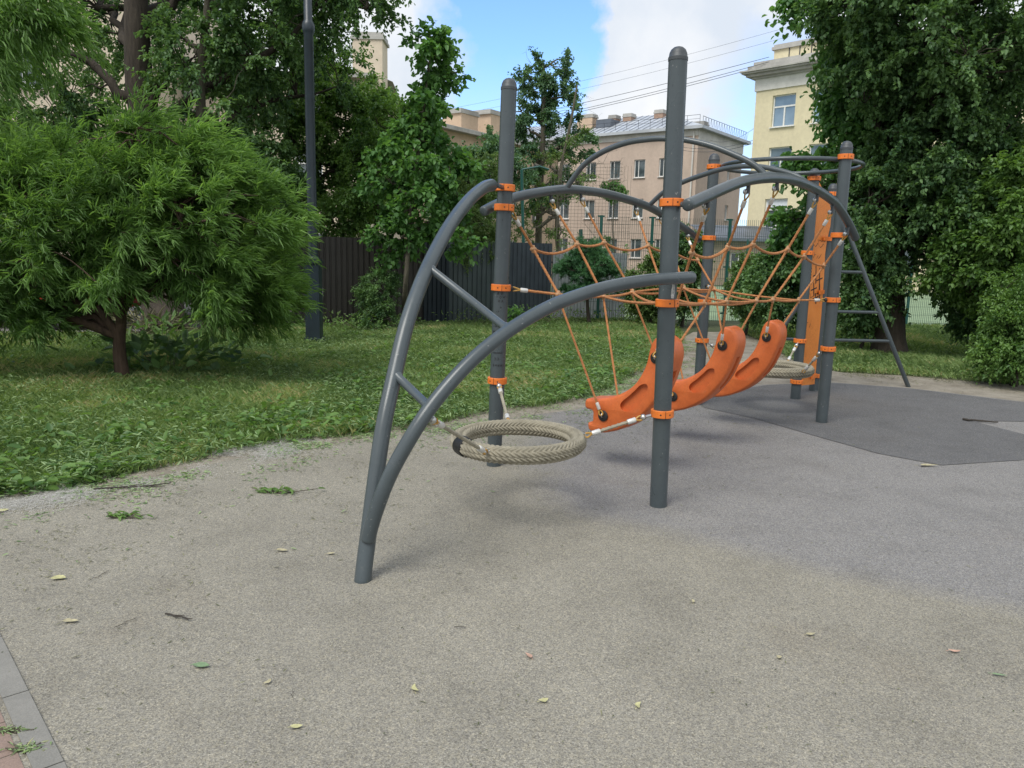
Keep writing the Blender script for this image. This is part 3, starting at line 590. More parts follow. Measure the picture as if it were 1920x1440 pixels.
# outline is clockwise in (t, z): the inward side lies to the right of travel
def beam(s0, label):
    th = .205; root = thing('swing_beam', ST(s0+th/2, .80, .25), label, 'swing beam', 'orange hanging beams under the net')
    mb = MB(); n = len(O2); c = O2.mean(0)
    prof = [(0, .020), (.005, .011), (.014, .004), (.026, 0), (.072, 0), (.078, 0), (.127, 0), (.133, 0), (.179, 0), (.191, .004), (.200, .011), (.205, .020)]
    slot = [i for i in range(n) if O2[i][0] > .93 and O2[i][1] < .80 and O2[i][1] > .44 and O2[i][0] > .93 and (O2[i][0]-.95)*1.6 > (O2[i][1]-.62)*.6-.12]
    slot = set(i for i in slot if .50 < O2[i][1] < .76)
    V = []
    for j, (s_, d) in enumerate(prof):
        Q = inset(O2, d)
        Qs = inset(O2, .028)
        for i in range(n):
            q = Qs[i] if (i in slot and j in (5, 6)) else Q[i]
            V.append(ST(s0+s_, q[0], q[1]))
    F = [(j*n+i, j*n+(i+1) % n, (j+1)*n+(i+1) % n, (j+1)*n+i) for j in range(len(prof)-1) for i in range(n)]
    mb.add(V, F)
    h = len(H2)
    for side, sa, sb in ((0, s0, s0+.030), (1, s0+th, s0+th-.030)):
        q0 = inset(O2, prof[0][1]); outer = [Vector((a, b, 0)) for a, b in q0]; inn = [Vector((a, b, 0)) for a, b in H2]
        tri = tessellate_polygon([outer, inn]); pts = [ST(sa, a, b) for a, b in q0]+[ST(sa, a, b) for a, b in H2]
        Hi = inset(H2, .008)
        k0 = len(pts); pts += [ST(sb, a, b) for a, b in Hi]
        # keep only hole walls, floor is an ngon
        mb.add(pts, [tuple(x) for x in tri]+[(n+i, n+(i+1) % h, k0+(i+1) % h, k0+i) for i in range(h)]+[tuple(range(k0, k0+h))])
    # weld
    me_o = mb.build('beam_body', M['beam'], root, 0)
    bm = bmesh.new(); bm.from_mesh(me_o.data); bmesh.ops.remove_doubles(bm, verts=bm.verts, dist=.0004); bmesh.ops.recalc_face_normals(bm, faces=bm.faces); bm.to_mesh(me_o.data); bm.free()
    me_o.data.polygons.foreach_set('use_smooth', [True]*len(me_o.data.polygons)); me_o.data.set_sharp_from_angle(angle=math.radians(38))
    eyes = []
    for (ta, za) in ((.62, .392), (1.025, .862)):
        for sg, sf in ((-1, s0), (1, s0+th)):
            p = ST(sf, ta, za); mb = MB(); mb.lathe(p-U*.004*sg*-1, [(.0001, -.001), (.041, 0), (.041, .004), (.036, .007), (.014, .008), (.0001, .008)], 22, U*sg)
            for q_ in range(3):
                an = q_*2.1+.4; mb.ball(p+U*sg*.008+Wt*.026*math.cos(an)+np.array([0, 0, .026*math.sin(an)]), .0045, 6)
            o = mb.build('eyelet', M['black'], root); e = p+U*sg*.026; mb = MB(); mb.torus(p+U*sg*.014+np.array([0, 0, .006]), .015, .0042, Wt, 14, 7); mb.build('eye_ring', M['steel'], o); eyes.append(e)
    return root, eyes
bl = ['nearest orange curved beam, its high end behind the tall grey post and its notched end by the big rope ring', 'middle orange curved beam with an oval recess, hanging between the two others', 'farthest orange curved beam, in front of the small far rope ring']
for i, s0 in enumerate((.50, 1.60, 2.55)):
    root, e = beam(s0, bl[i])
    tops = [n2L[2*i], n2L[2*i+1], n2R[2*i] if i else n2R[0], n2R[2*i+1]]
    for a, b in zip(tops, e): hanger(root, a+np.array([0, 0, -.02]), b+np.array([0, 0, .008]), .0082, ends=(0, 1), loop=.05)
# braided rope rings
def ringseat(c, R, r, N, cols, label, tilt=0.):
    root = thing('rope_ring_seat', c, label, 'rope ring', 'braided rope ring seats')
    nu, nv = N*9, cols*8; th = np.linspace(0, 2*math.pi, nu, endpoint=False)[:, None]; ph = np.linspace(0, 2*math.pi, nv, endpoint=False)[None, :]
    q = ph/(2*math.pi)*cols; k = np.floor(q); fq = q-k; sg = np.where(k % 2 == 0, 1., -1.)
    phase = th*N/(2*math.pi)+sg*(fq-.5)*1.5
    hgt = (np.abs(np.sin(math.pi*phase))**.8)*(np.sin(math.pi*np.clip(fq, .03, .97))**.22)
    wob = 1+.02*np.sin(th*5+1)
    rad = r*(.74+.32*hgt)*wob; x = (R+rad*np.cos(ph))*np.cos(th); y = (R+rad*np.cos(ph))*np.sin(th); z = rad*np.sin(ph)+tilt*x
    V = np.stack([c[0]+x, c[1]+y, c[2]+z], -1).reshape(-1, 3); I = np.arange(nu*nv).reshape(nu, nv); I2 = np.roll(I, -1, 0)
    F = np.stack([I, I2, np.roll(I2, -1, 1), np.roll(I, -1, 1)], -1).reshape(-1, 4)
    fast_mesh('braided_ring', V, F, M['hemp'], root, smooth=True); return root
c1 = np.array([.045, 4.50, .445]); r1 = ringseat(c1, .358, .050, 74, 9, 'large beige braided rope ring hung low beside the front arch', .01)
c2 = np.array([2.72, 7.96, .43]); r2 = ringseat(c2, .358, .052, 76, 9, 'small looking beige braided rope ring far back beside the orange climbing board')
def ringhang(root, c, anchor, R=.358, short=False, mat='hemp'):
    d = anchor-c; d[2] = 0; d = unit(d); e = c+d*(R+.01)+np.array([0, 0, .03]); sd = np.cross(d, [0, 0, 1.])
    out_ = unit(e-anchor)
    mb = MB(); mb.tube([anchor, anchor+out_*.05], .009, 8); mb.ball(anchor+out_*.05, .020, 12); hb = mb.build('bolt_head', M['steel'], root)
    e2 = c+d*(R+.056)+np.array([0, 0, .018]); o = hanger(root, anchor+out_*.055, e2, .0105, mat, loop=.05, ends=(1, 1))
    mb = MB(); mb.torus(e2-d*.012, .017, .0045, sd, 14, 7); mb.tube([e2-d*.02-sd*.014, e2-d*.02+sd*.014], .011, 10); mb.build('shackle', M['steel'], root)
ax_ = onpost('B', .638); ringhang(r1, c1, ax_+unit(c1-ax_)*.065)
ax_ = onpost('C', .597); ringhang(r1, c1, ax_+unit(c1-ax_)*.075)
ax_ = near_px(A2, 806, 787); ringhang(r1, c1, ax_+unit(c1-ax_)*.035)
mb = MB(); t0 = math.atan2(*(near_px(A2, 806, 787)-c1)[[1, 0]]); P_ = [c1+np.array([math.cos(a)*.358, math.sin(a)*.358, .01*math.cos(a)*.358]) for a in np.linspace(t0-.74, t0-.52, 6)]
mb.tube(P_, .057, 18, dome=.15); mb.build('ring_sleeve', M['black'], r1)
for k, z in (('D', .691), ('E', .722), ('F', .663)):
    ax_ = onpost(k, z); ringhang(r2, c2, ax_+unit(c2-ax_)*.07)

# ------------------------------------------------------------------ street lamp
lb0 = G(590, 642); lamp = thing('street_lamp', lb0, 'tall dark blue grey lamp post with a square plinth on the lawn', 'street lamp')
mb = MB(); z = lambda v: lb0+np.array([0, 0, v])
mb.box(z(.02), (.34, .34, .05)); mb.box(z(.065), (.29, .29, .04)); mb.box(z(.70), (.235, .235, 1.24)); mb.box(z(1.335), (.275, .275, .035)); mb.box(z(1.37), (.245, .245, .035)); mb.box(z(.74), (.17, .238, .95)); mb.box(z(.74), (.238, .17, .95))
mb.build('plinth', M['lamp'], lamp, 0)
ZR = onp(577, 50, lb0, np.array([0, 1., 0]))[2]-1.385
mb = MB(); mb.lathe(z(1.385), [(.11, 0), (.098, .03), (.078, .05), (.078, .9), (.074, ZR-.11), (.085, ZR-.09), (.098, ZR-.05), (.098, ZR+.03), (.08, ZR+.07), (.066, ZR+.09), (.062, 7.2), (.001, 7.22)], 20); mb.build('pole', M['lamp'], lamp)
mb = MB(); mb.lathe(z(8.5), [(.03, 0), (.12, .08), (.20, .45), (.22, .5), (.10, .68), (.02, .75)], 12); mb.build('lantern', M['lamp'], lamp)

# ------------------------------------------------------------------ fences
def sheet_fence(name, a, b, z0, z1, mat, label, mat2=None, split=1., pitch=.115):
    a = np.array(a, float); b = np.array(b, float); d = b-a; L = np.linalg.norm(d[:2]); d = d/L; n = np.array([d[1], -d[0], 0]); n = -n if n[1] > 0 else n
    root = thing(name, (a+b)/2, label, 'fence')
    def panel(s0, s1, m_):
        mb = MB(); x = s0; pr = []
        while x < s1:
            pr += [(x, 0), (x+pitch*.62, 0), (x+pitch*.70, -.022), (x+pitch*.92, -.022)]; x += pitch
        pr = [(min(p, s1), q) for p, q in pr]
        v = [a+d*p+n*(q+.0)+np.array([0, 0, zz]) for zz in (z0, z1) for p, q in pr]; k = len(pr)
        mb.add(v, [(i, i+1, k+i+1, k+i) for i in range(k-1)]); return mb.build('sheet_panel', m_, root, 0)
    panel(0, L*split, mat)
    if mat2: panel(L*split, L, mat2)
    mb = MB(); x = .1
    for zz in (.4, z1-.25): mb.box((a+b)/2-n*.05+np.array([0, 0, zz]), (L, .03, .04), (d, n, (0, 0, 1)))
    mb.build('rail', M['fnavy'], root, 0)
    while x < L:
        mb = MB(); mb.box(a+d*x-n*.095+np.array([0, 0, z1/2-.04]), (.06, .06, z1-.06), (d, n, (0, 0, 1))); mb.build('fence_post', M['fnavy'], root, 0); x += 2.4
    return root
F1, F2, F3, F4 = G(548, 611), G(800, 608), G(838, 606), G(1032, 602)
sheet_fence('sheet_fence', F1, F2, -.01, 1.80, M['fbrown'], 'dark brown corrugated sheet fence behind the lamp post')
sheet_fence('sheet_fence', F2+np.array([-.05, -.12, 0]), F3+np.array([.06, -.06, 0]), -.01, 1.78, M['fnavy'], 'navy corrugated fence section between the brown and the grey ones')
sheet_fence('sheet_fence', F3+np.array([.03, 0, 0]), F4, -.01, 1.80, M['fgrey'], 'slate grey corrugated fence with a bluer right end behind the grey posts', M['fgrey2'], .52)
sheet_fence('sheet_fence', F4+np.array([.02, .04, 0]), G(1172, 597), -.01, 1.62, M['fpale'], 'pale grey corrugated fence behind the little pine', None, 1., .10)
def mesh_fence(a, b, H, label, pxs, vs=.05, hs=.2, brace=()):
    d = b-a; L = np.linalg.norm(d[:2]); d = d/L; n = np.array([d[1], -d[0], 0]); root = thing('mesh_fence', (a+b)/2, label, 'fence')
    r = .0031; V = []; F = []; k = 0
    def bar(p, q, r):
        nonlocal k
        ax = unit(q-p); s1 = d if abs(ax[2]) > .5 else np.array([0, 0, 1.]); s2 = n
        for e in (p, q): V.extend([e+s1*r+s2*r, e-s1*r+s2*r, e-s1*r-s2*r, e+s1*r-s2*r])
        F.extend([(k+i, k+(i+1) % 4, k+4+(i+1) % 4, k+4+i) for i in range(4)]); k += 8
    x = 0
    while x < L: bar(a+d*x+np.array([0, 0, .05]), a+d*x+np.array([0, 0, H]), r); x += vs
    z_ = .08
    while z_ < H:
        bar(a+n*.007+np.array([0, 0, z_]), b+n*.007+np.array([0, 0, z_]), r*1.15); z_ += hs
    fast_mesh('wire_mesh', V, F, M['wire'], root)
    for px in pxs:
        g = onp(px, 600, a, n); s_ = (g-a)@d; p = a+d*s_+n*.05; p[2] = 0; mb = MB()
        mb.box(p+np.array([0, 0, H*.5]), (.06, .04, H+.02), (d, n, (0, 0, 1)))
        for zz in np.arange(.25, H, .55): mb.box(p-n*.03+np.array([0, 0, zz]), (.16, .02, .035), (d, n, (0, 0, 1)))
        if px in brace: mb.tube([p+np.array([0, 0, 1.5]), p+d*-.45+np.array([0, -.1, 0])], .018, 8)
        mb.build('fence_post', M['greenpost'], root, 0)
    return root
mesh_fence(G(1100, 604)+np.array([0, .12, 0]), G(2150, 618), 2.46, 'green welded wire mesh fence along the near side of the sports pitch', (1119, 1213, 1355, 1500, 1697, 1870), brace=(1697,))
mesh_fence(np.array([6.5, 43., 0]), np.array([34., 43.5, 0]), 2.6, 'distant wire mesh fence on the far side of the sports pitch', (1391, 1300, 1480, 1700), .12, .3)
# ball netting on green poles
bn = thing('ball_netting', (1.5, 20.5, 0), 'brownish ball stop netting hung from a green pole in front of the pink house', 'netting')
Yn = 20.6; V = []; F = []; k = 0
def qd(a, b, r):
    global k
    for e in (a, b): V.extend([e+np.array([r, 0, r]), e+np.array([-r, 0, r*.3]), e+np.array([0, r, -r])])
    F.extend([(k+i, k+(i+1) % 3, k+3+(i+1) % 3, k+3+i) for i in range(3)]); k += 6
def nleft(z_): return .85+.45*max(0, (3.9-z_)/3.9)**.6 if z_ < 3.9 else .85
for z_ in np.arange(.1, 3.9, .09): qd(np.array([nleft(z_), Yn, z_]), np.array([3.0-.25*(z_ > 3), Yn, z_+.02]), .0035)
for x in np.arange(.9, 3.0, .09): qd(np.array([x, Yn, .05]), np.array([x, Yn, 3.85]), .0032)
fast_mesh('net_mesh', V, F, M['netwire'], bn)
mb = MB(); mb.tube([atY(985, 600, 20.6), atY(978, 318, 20.6)], .04, 8); mb.tube([atY(978, 318, 20.6), atY(1012, 312, 20.6), atY(1030, 318, 20.6)], .025, 8)
mb.tube([atY(1093, 600, 20.7)*np.array([1, 1, 0]), atY(1089, 430, 20.7)], .05, 8); mb.build('net_pole', M['greenpost'], bn)

# ------------------------------------------------------------------ buildings
def wall_with_openings(mb, o, a, L, z0, z1, holes, depth=.16):
    """o origin (x,y), a unit direction, outward normal = towards camera; holes (x0,x1,z0,z1)"""
    n = np.array([a[1], -a[0], 0]); n = -n if n@(EYE-o) < 0 else n
    xs = sorted(set([0, L]+[h[0] for h in holes]+[h[1] for h in holes])); zs = sorted(set([z0, z1]+[h[2] for h in holes]+[h[3] for h in holes]))
    P = lambda x, z, q=0.: o+a*x+n*q+np.array([0, 0, z])
    for i in range(len(xs)-1):
        for j in range(len(zs)-1):
            cx_, cz_ = (xs[i]+xs[i+1])/2, (zs[j]+zs[j+1])/2
            if any(h[0] < cx_ < h[1] and h[2] < cz_ < h[3] for h in holes): continue
            mb.add([P(xs[i], zs[j]), P(xs[i+1], zs[j]), P(xs[i+1], zs[j+1]), P(xs[i], zs[j+1])], [(0, 1, 2, 3)])
    for h in holes:
        c = [(h[0], h[2]), (h[1], h[2]), (h[1], h[3]), (h[0], h[3])]
        for k in range(4):
            p, q = c[k], c[(k+1) % 4]; mb.add([P(*p), P(*q), P(q[0], q[1], -depth), P(p[0], p[1], -depth)], [(0, 1, 2, 3)])
    return n
def window(par, o, a, n, h, style=0, glass='glass', depth=.13, blind=0.):
    x0, x1, z0, z1 = h; w, hh = x1-x0, z1-z0; c = o+a*(x0+x1)/2-n*depth+np.array([0, 0, (z0+z1)/2]); Z = (0, 0, 1); mb = MB(); f = .07
    for sx in (-1, 1): mb.box(c+a*sx*(w/2-f/2), (f, .07, hh), (a, n, Z))
    for sz in (-1, 1): mb.box(c+np.array([0, 0, sz*(hh/2-f/2)]), (w-2*f, .066, f), (a, n, Z))
    if style == 0: mb.box(c+n*.002, (.07, .06, hh-2*f), (a, n, Z))
    if style == 1:
        mb.box(c+np.array([0, 0, hh*.14]), (w-2*f, .06, .09), (a, n, Z)); mb.box(c-np.array([0, 0, hh*.17]), (.09, .058, hh*.6), (a, n, Z))
    if style == 2: mb.box(c+a*w*.12, (.06, .06, hh-2*f), (a, n, Z))
    fr = mb.build('window', M['white'], par, 0); mb = MB()
    mb.box(c-n*.02, (w-.04, .012, hh-.04), (a, n, Z)); mb.build('pane', M[glass], fr, 0)
    if blind: mb = MB(); mb.box(c+n*.012+np.array([0, 0, hh*(.5-blind/2)]), (w-2*f, .02, hh*blind), (a, n, Z)); mb.build('blind', M['curtain'], fr, 0)
    mb = MB(); mb.box(o+a*(x0+x1)/2+n*.04+np.array([0, 0, z0-.03]), (w+.12, .16, .045), (a, n, Z)); mb.build('sill', M['white'], fr, 0)
def chimney(root, px0, px1, py0, py1, p0, n, mat, cap='stone', dep=.9):
    a, b = onp(px0, py1, p0, n), onp(px1, py1, p0, n); zt = onp((px0+px1)/2, py0, p0, n)[2]; w = np.linalg.norm((b-a)[:2]); d = unit([*(b-a)[:2], 0]); c = (a+b)/2; zb = min(a[2], b[2])-1.2
    q = np.array([d[1], -d[0], 0]); mb = MB(); H_ = zt-zb; mb.box([c[0], c[1], zb+H_/2-.15], (w*.9, dep, H_-.3), (d, q, (0, 0, 1)))
    o = mb.build('chimney', M[mat], root, 0); mb = MB(); mb.box([c[0], c[1], zt-.25], (w*1.02, dep*1.08, .12), (d, q, (0, 0, 1))); mb.box([c[0], c[1], zt-.09], (w*.94, dep*1.0, .18), (d, q, (0, 0, 1))); mb.build('chimney_cap', M[cap], o, 0)
Zv = np.array([0, 0, 1.])
# pinkish corner house across the pitch
K1 = onp(1307, 300, np.array([0, 64., 0]), np.array([0, 1., 0]))*np.array([1, 1, 0]); SD = 9.6; d1 = np.array([-.8, .6, 0]); d2 = np.array([.6, .8, 0])
r = thing('corner_house', K1, 'pinkish beige three storey house with a zinc hipped roof and brick chimneys across the pitch', 'house')
n1 = np.array([-.6, -.8, 0]); holes = []; sty = []
ztop, zb_ = onp(1200, 299, K1, n1)[2], onp(1200, 333, K1, n1)[2]
for px in (1060, 1108, 1153, 1199, 1246):
    s = (onp(px, 315, K1, n1)-K1)@d1
    for k in range(3): holes.append((s-.52, s+.52, zb_-k*3.35, zb_-k*3.35+(1.6 if k else ztop-zb_)))
for s in (15., 18., 21., 24., 27.):
    for k in range(3): holes.append((s-.45, s+.45, zb_-k*3.35, zb_-k*3.35+1.5))
mb = MB(); nn = wall_with_openings(mb, K1, d1, 30, 0, 11.75, holes)
n2 = np.array([.8, -.6, 0]); holes2 = []
for s in (2.9, 6.8):
    for k in range(3): holes2.append((s-.35, s+.35, zb_-k*3.35+.1, zb_-k*3.35+1.4))
nb = wall_with_openings(mb, K1, d2, SD, 0, 11.75, holes2)
mb.add([K1+d1*30, K1+d1*30+d2*SD, K1+d1*30+d2*SD+Zv*11.75, K1+d1*30+Zv*11.75], [(0, 1, 2, 3)])
mb.build('wall', M['pink'], r, 0)
for h in holes: window(r, K1, d1, nn, h, 2, 'glass')
for h in holes2: window(r, K1, d2, nb, h, 2, 'glass')
mb = MB(); ov = .55
mb.box(K1+d1*15+nn*.02+Zv*11.55, (30, .10, .7), (d1, nn, Zv)); mb.box(K1+d2*SD/2+nb*.022+Zv*11.35, (SD, .10, 1.1), (d2, nb, Zv)); mb.build('cornice', M['frieze'], r, 0)
ez = 11.92; c0 = K1-d1*ov-d2*ov; e1 = K1+d1*30.5-d2*ov; e2 = K1+d1*30.5+d2*(SD+.5); ec = K1-d1*ov+d2*(SD+.5); rd0 = K1+d1*6+d2*5.2; rd1 = K1+d1*24+d2*5.2
rz = 14.1
mb = MB(); V = [c0+Zv*ez, e1+Zv*ez, e2+Zv*ez, ec+Zv*ez, rd0+Zv*rz, rd1+Zv*rz]
mb.add(V, [(0, 1, 5, 4), (1, 2, 5), (0, 4, 3), (4, 5, 2, 3)]); mb.add([v-Zv*.24 for v in V[:4]]+V[:4], [(0, 1, 5, 4), (1, 2, 6, 5), (0, 3, 7, 4), (0, 1, 2, 3)])
rf = mb.build('roof', M['roof'], r, 0)
mb = MB()
for s in np.arange(1, 29, .62):      # standing seams on the front slope
    t_ = min(1., max(.05, min(s, 30-s)/6)); a = K1+d1*s-d2*ov+Zv*(ez+.01); b = K1+d1*s+d2*(5.2*t_)+Zv*(ez+(rz-ez)*(5.2*t_+ov)/5.75+.01); mb.tube([a, b], .03, 4)
mb.build('seams', M['darkroof'], rf, 0)
mb = MB()
for s in np.arange(0, SD, .55): p = K1+d2*s-d1*.3+Zv*ez; mb.tube([p, p+Zv*.75, p+d2*.27+Zv*.12, p+d2*.55+Zv*.75], .011, 4)
mb.tube([K1-d1*.3+Zv*(ez+.75), K1-d1*.3+d2*SD+Zv*(ez+.75)], .02, 4)
for s in np.arange(0, 26, 1.1): p = K1+d1*s+d2*.1+Zv*(ez+.2); mb.tube([p, p+Zv*.7], .016, 4)
mb.tube([K1+d2*.1+Zv*(ez+.9), K1+d1*26+d2*.1+Zv*(ez+.9)], .016, 4); mb.tube([K1+d2*.1+Zv*(ez+.6), K1+d1*26+d2*.1+Zv*(ez+.6)], .012, 4)
mb.build('roof_railing', M['cable'], r, 0)
chimney(rf, 1085, 1116, 216, 250, K1+d2*2, n1, 'peach'); chimney(rf, 1144, 1159, 217, 240, K1+d2*3.6, n1, 'brick'); chimney(rf, 1171, 1188, 214, 236, K1+d2*4, n1, 'brick'); chimney(rf, 1229, 1247, 207, 232, K1+d2*4, n1, 'brick'); chimney(rf, 1301, 1324, 229, 252, K1+d2*1.5, n1, 'brick')
p = onp(1139, 250, K1+d2*2.4, n1); mb = MB(); mb.box(p+Zv*.35, (1.5, 1.6, 1.5), (d1, d2, Zv)); mb.build('dormer', M['darkroof'], rf, 0)
mb = MB(); q = K1+d1*.35+nn*.12; mb.tube([q+Zv*11.6, q+Zv*.1], .07, 8); mb.build('drainpipe', M['frieze'], r)
# tall yellow house at the right
K2 = onp(1411, 270, np.array([0, 50., 0]), np.array([0, 1., 0]))*np.array([1, 1, 0]); e_ = unit([.70, -.714, 0]); e2_ = np.array([.714, .70, 0]); r = thing('yellow_house', K2, 'tall yellow house with heavy grey cornice and attic block, partly behind the right tree', 'house')
nn = np.array([-.714, -.70, 0]); holes = []; WZ = [(177, 237), (275, 330), (372, 428)]
xs_ = [((onp(1448, 200, K2, nn)-K2)@e_, (onp(1491, 200, K2, nn)-K2)@e_)]; w_ = xs_[0][1]-xs_[0][0]; st_ = (onp(1523, 200, K2, nn)-K2)@e_-xs_[0][0]
zz = [(onp(1468, b, K2, nn)[2], onp(1468, a, K2, nn)[2]) for a, b in WZ]
for i in range(7):
    for (za, zb2) in zz+[(1.0, 2.9)]: holes.append((xs_[0][0]+st_*i, xs_[0][0]+st_*i+w_, za, zb2))
HY = onp(1418, 172, K2, nn)[2]; HT = onp(1418, 150, K2, nn)[2]
mb = MB(); wall_with_openings(mb, K2, e_, 22, 0, HY, holes, .22); mb.add([K2, K2+e2_*14, K2+e2_*14+Zv*HY, K2+Zv*HY], [(0, 1, 2, 3)]); mb.build('wall', M['yellow'], r, 0)
for i, h in enumerate(holes): window(r, K2, e_, nn, h, 1, 'glass2' if h[2] > 5 else 'glass', .18, .28 if i % 4 == 2 else 0.)
mb = MB(); mb.box(K2+e_*10.96+e2_*6.96+Zv*(HY+HT)/2, (22.08, 14.08, HT-HY), (e_, e2_, Zv)); mb.build('frieze', M['frieze'], r, 0)
mb = MB()
for k, (ov, za, zb2) in enumerate([(.25, HT, HT+.12), (.5, HT+.12, HT+.28), (.70, HT+.28, HT+.38), (.80, HT+.38, HT+.47), (.45, HT+.47, HT+.75), (.2, HT+.75, HT+1.0)]):
    mb.box(K2+e_*11+e2_*7+Zv*(za+zb2)/2, (22+2*ov, 14+2*ov, zb2-za-.004), (e_, e2_, Zv))
mb.build('cornice', M['stone'], r, 0)
a = onp(1450, 120, K2+e2_*1.5, nn); b = onp(1549, 112, K2+e2_*1.5, nn); wA = (b-a)@e_; zt = onp(1450, 95, K2+e2_*1.5, nn)[2]
mb = MB(); c = a+e_*wA/2+e2_*1.2; mb.box([c[0], c[1], (zt+HT+.9)/2], (wA, 2.4, zt-HT-.9), (e_, e2_, Zv)); o = mb.build('attic_block', M['yellow'], r, 0)
mb = MB(); mb.box([c[0], c[1], zt+.09], (wA+.25, 2.65, .18), (e_, e2_, Zv)); mb.box([c[0], c[1], zt+.25], (wA+.05, 2.45, .14), (e_, e2_, Zv)); mb.build('parapet', M['stone'], o, 0)
for s in (.3, .5, .72): mb = MB(); q = a+e_*wA*s-nn*-.02; mb.tube([[q[0], q[1], HT+1.0], [q[0], q[1], zt]], .03, 5); mb.build('pipe', M['cable'], o)
# low tan annex in front of the yellow house
r = thing('low_annex', (12, 45, 0), 'low tan annex with a grey sheet roof between the two houses', 'annex')
mb = MB(); a = atY(1330, 500, 45.5); b = atY(1530, 500, 45.5); za = onp(1400, 446, a, np.array([0, 1., 0]))[2]
wall_with_openings(mb, np.array([a[0], 45.5, 0]), np.array([1., 0, 0]), b[0]-a[0], 0, za, [(1.2, 2.0, 1.0, 1.9), (4.3, 5.2, 0.02, 2.0)]); mb.add([(a[0], 45.5, 0), (a[0], 49, 0), (a[0], 49, za), (a[0], 45.5, za)], [(0, 1, 2, 3)]); mb.build('wall', M['tan'], r, 0)
window(r, np.array([a[0], 45.5, 0]), np.array([1., 0, 0]), np.array([0, -1., 0]), (1.2, 2.0, 1.0, 1.9), 2); mb = MB(); mb.box((a[0]+4.75, 45.58, 1.0), (.9, .05, 1.98)); mb.build('door', M['cargrey'], r, 0)
mb = MB(); mb.add([(a[0]-.4, 45.1, za-.02), (b[0]+.4, 45.1, za-.02), (b[0]+.4, 49.5, za+.85), (a[0]-.4, 49.5, za+.85), (a[0]-.4, 45.1, za-.2), (b[0]+.4, 45.1, za-.2)], [(0, 1, 2, 3), (0, 1, 5, 4)]); mb.build('roof', M['darkroof'], r, 0)
# peach house in the middle distance
K3 = np.array([-11.5, 40.2, 0]); g = unit([.565, .825, 0]); g2 = np.array([-g[1], g[0], 0]); n3 = np.array([g[1], -g[0], 0]); r = thing('peach_house', K3, 'peach coloured house with two block chimneys behind the young linden', 'house')
holes = [(x, x+1.0, z_, z_+1.6) for x in np.arange(1.5, 24, 3.0) for z_ in (.9, 3.9, 6.6)]
mb = MB(); nn = wall_with_openings(mb, K3, g, 26, 0, 9.15, holes); mb.add([K3+g*26, K3+g*26+g2*11, K3+g*26+g2*11+Zv*9.15, K3+g*26+Zv*9.15], [(0, 1, 2, 3)]); mb.add([K3, K3+g2*11, K3+g2*11+Zv*9.15, K3+Zv*9.15], [(0, 1, 2, 3)]); mb.build('wall', M['peach'], r, 0)
for h in holes: window(r, K3, g, nn, h, 2)
mb = MB(); a = K3+n3*.6-g*.6; b = K3+n3*.6+g*26.5; mb.add([a+Zv*9.35, b+Zv*9.35, b+g2*6.5+Zv*11.0, a+g2*6.5+Zv*11.0, b+g2*12+Zv*9.35, a+g2*12+Zv*9.35, a+Zv*9.1, b+Zv*9.1, K3+Zv*9.12, K3+g*26+Zv*9.12], [(0, 1, 2, 3), (3, 2, 4, 5), (0, 1, 7, 6), (6, 7, 9, 8)]); rf = mb.build('roof', M['stone'], r, 0)
chimney(rf, 845, 880, 208, 262, K3+g2*1.2, n3, 'peach', dep=1.6); chimney(rf, 900, 941, 211, 268, K3+g2*1.0, n3, 'peach', dep=1.6)
# cream houses behind the left trees
r = thing('cream_house', (-13, 36, 0), 'cream house with a tall grey capped chimney behind the left trees', 'house')
o3 = np.array([-20., 36., 0]); holes = [(x, x+1.3, z_, z_+1.7) for x in np.arange(1.2, 12, 2.9) for z_ in (1.2, 4.3, 7.3)]
mb = MB(); nn = wall_with_openings(mb, o3, np.array([1., 0, 0]), 13.2, 0, 9.2, holes); mb.add([(-6.8, 36, 0), (-6.8, 47, 0), (-6.8, 47, 9.2), (-6.8, 41, 9.9), (-6.8, 36, 9.2)], [(0, 1, 2, 3, 4)]); mb.build('wall', M['cream'], r, 0)
for h in holes: window(r, o3, np.array([1., 0, 0]), nn, h, 1)
mb = MB(); mb.add([(-20.5, 35.4, 9.2), (-6.4, 35.4, 9.2), (-6.4, 41, 10.0), (-20.5, 41, 10.0), (-20.5, 35.4, 9.0), (-6.4, 35.4, 9.0), (-6.4, 47, 9.2), (-20.5, 47, 9.2)], [(0, 1, 2, 3), (0, 1, 5, 4), (2, 3, 7, 6)]); rf = mb.build('roof', M['stone'], r, 0)
chimney(rf, 664, 725, 68, 132, np.array([0, 37., 0]), np.array([0, 1., 0]), 'cream', dep=1.4)
r = thing('tall_cream_house', (-26, 30, 0), 'tall cream house seen through the leaves at the far left', 'house')
o3 = np.array([-42., 26., 0]); aa = unit([27, 5.5, 0]); holes = [(x, x+1.4, z_, z_+1.8) for x in np.arange(1.2, 26, 3.1) for z_ in (1.2, 4.3, 7.4, 10.0)]
mb = MB(); nn = wall_with_openings(mb, o3, aa, 27.5, 0, 12.6, holes); e3 = o3+aa*27.5; mb.add([e3, e3+np.array([0, 12, 0]), e3+np.array([0, 12, 12.6]), e3+Zv*12.6], [(0, 1, 2, 3)]); mb.build('wall', M['cream'], r, 0)
for h in holes: window(r, o3, aa, nn, h, 1)
mb = MB(); mb.box(o3+aa*13.75-nn*5+Zv*12.75, (28.4, 11.5, .3), (aa, nn, Zv)); mb.build('roof', M['stone'], r, 0)
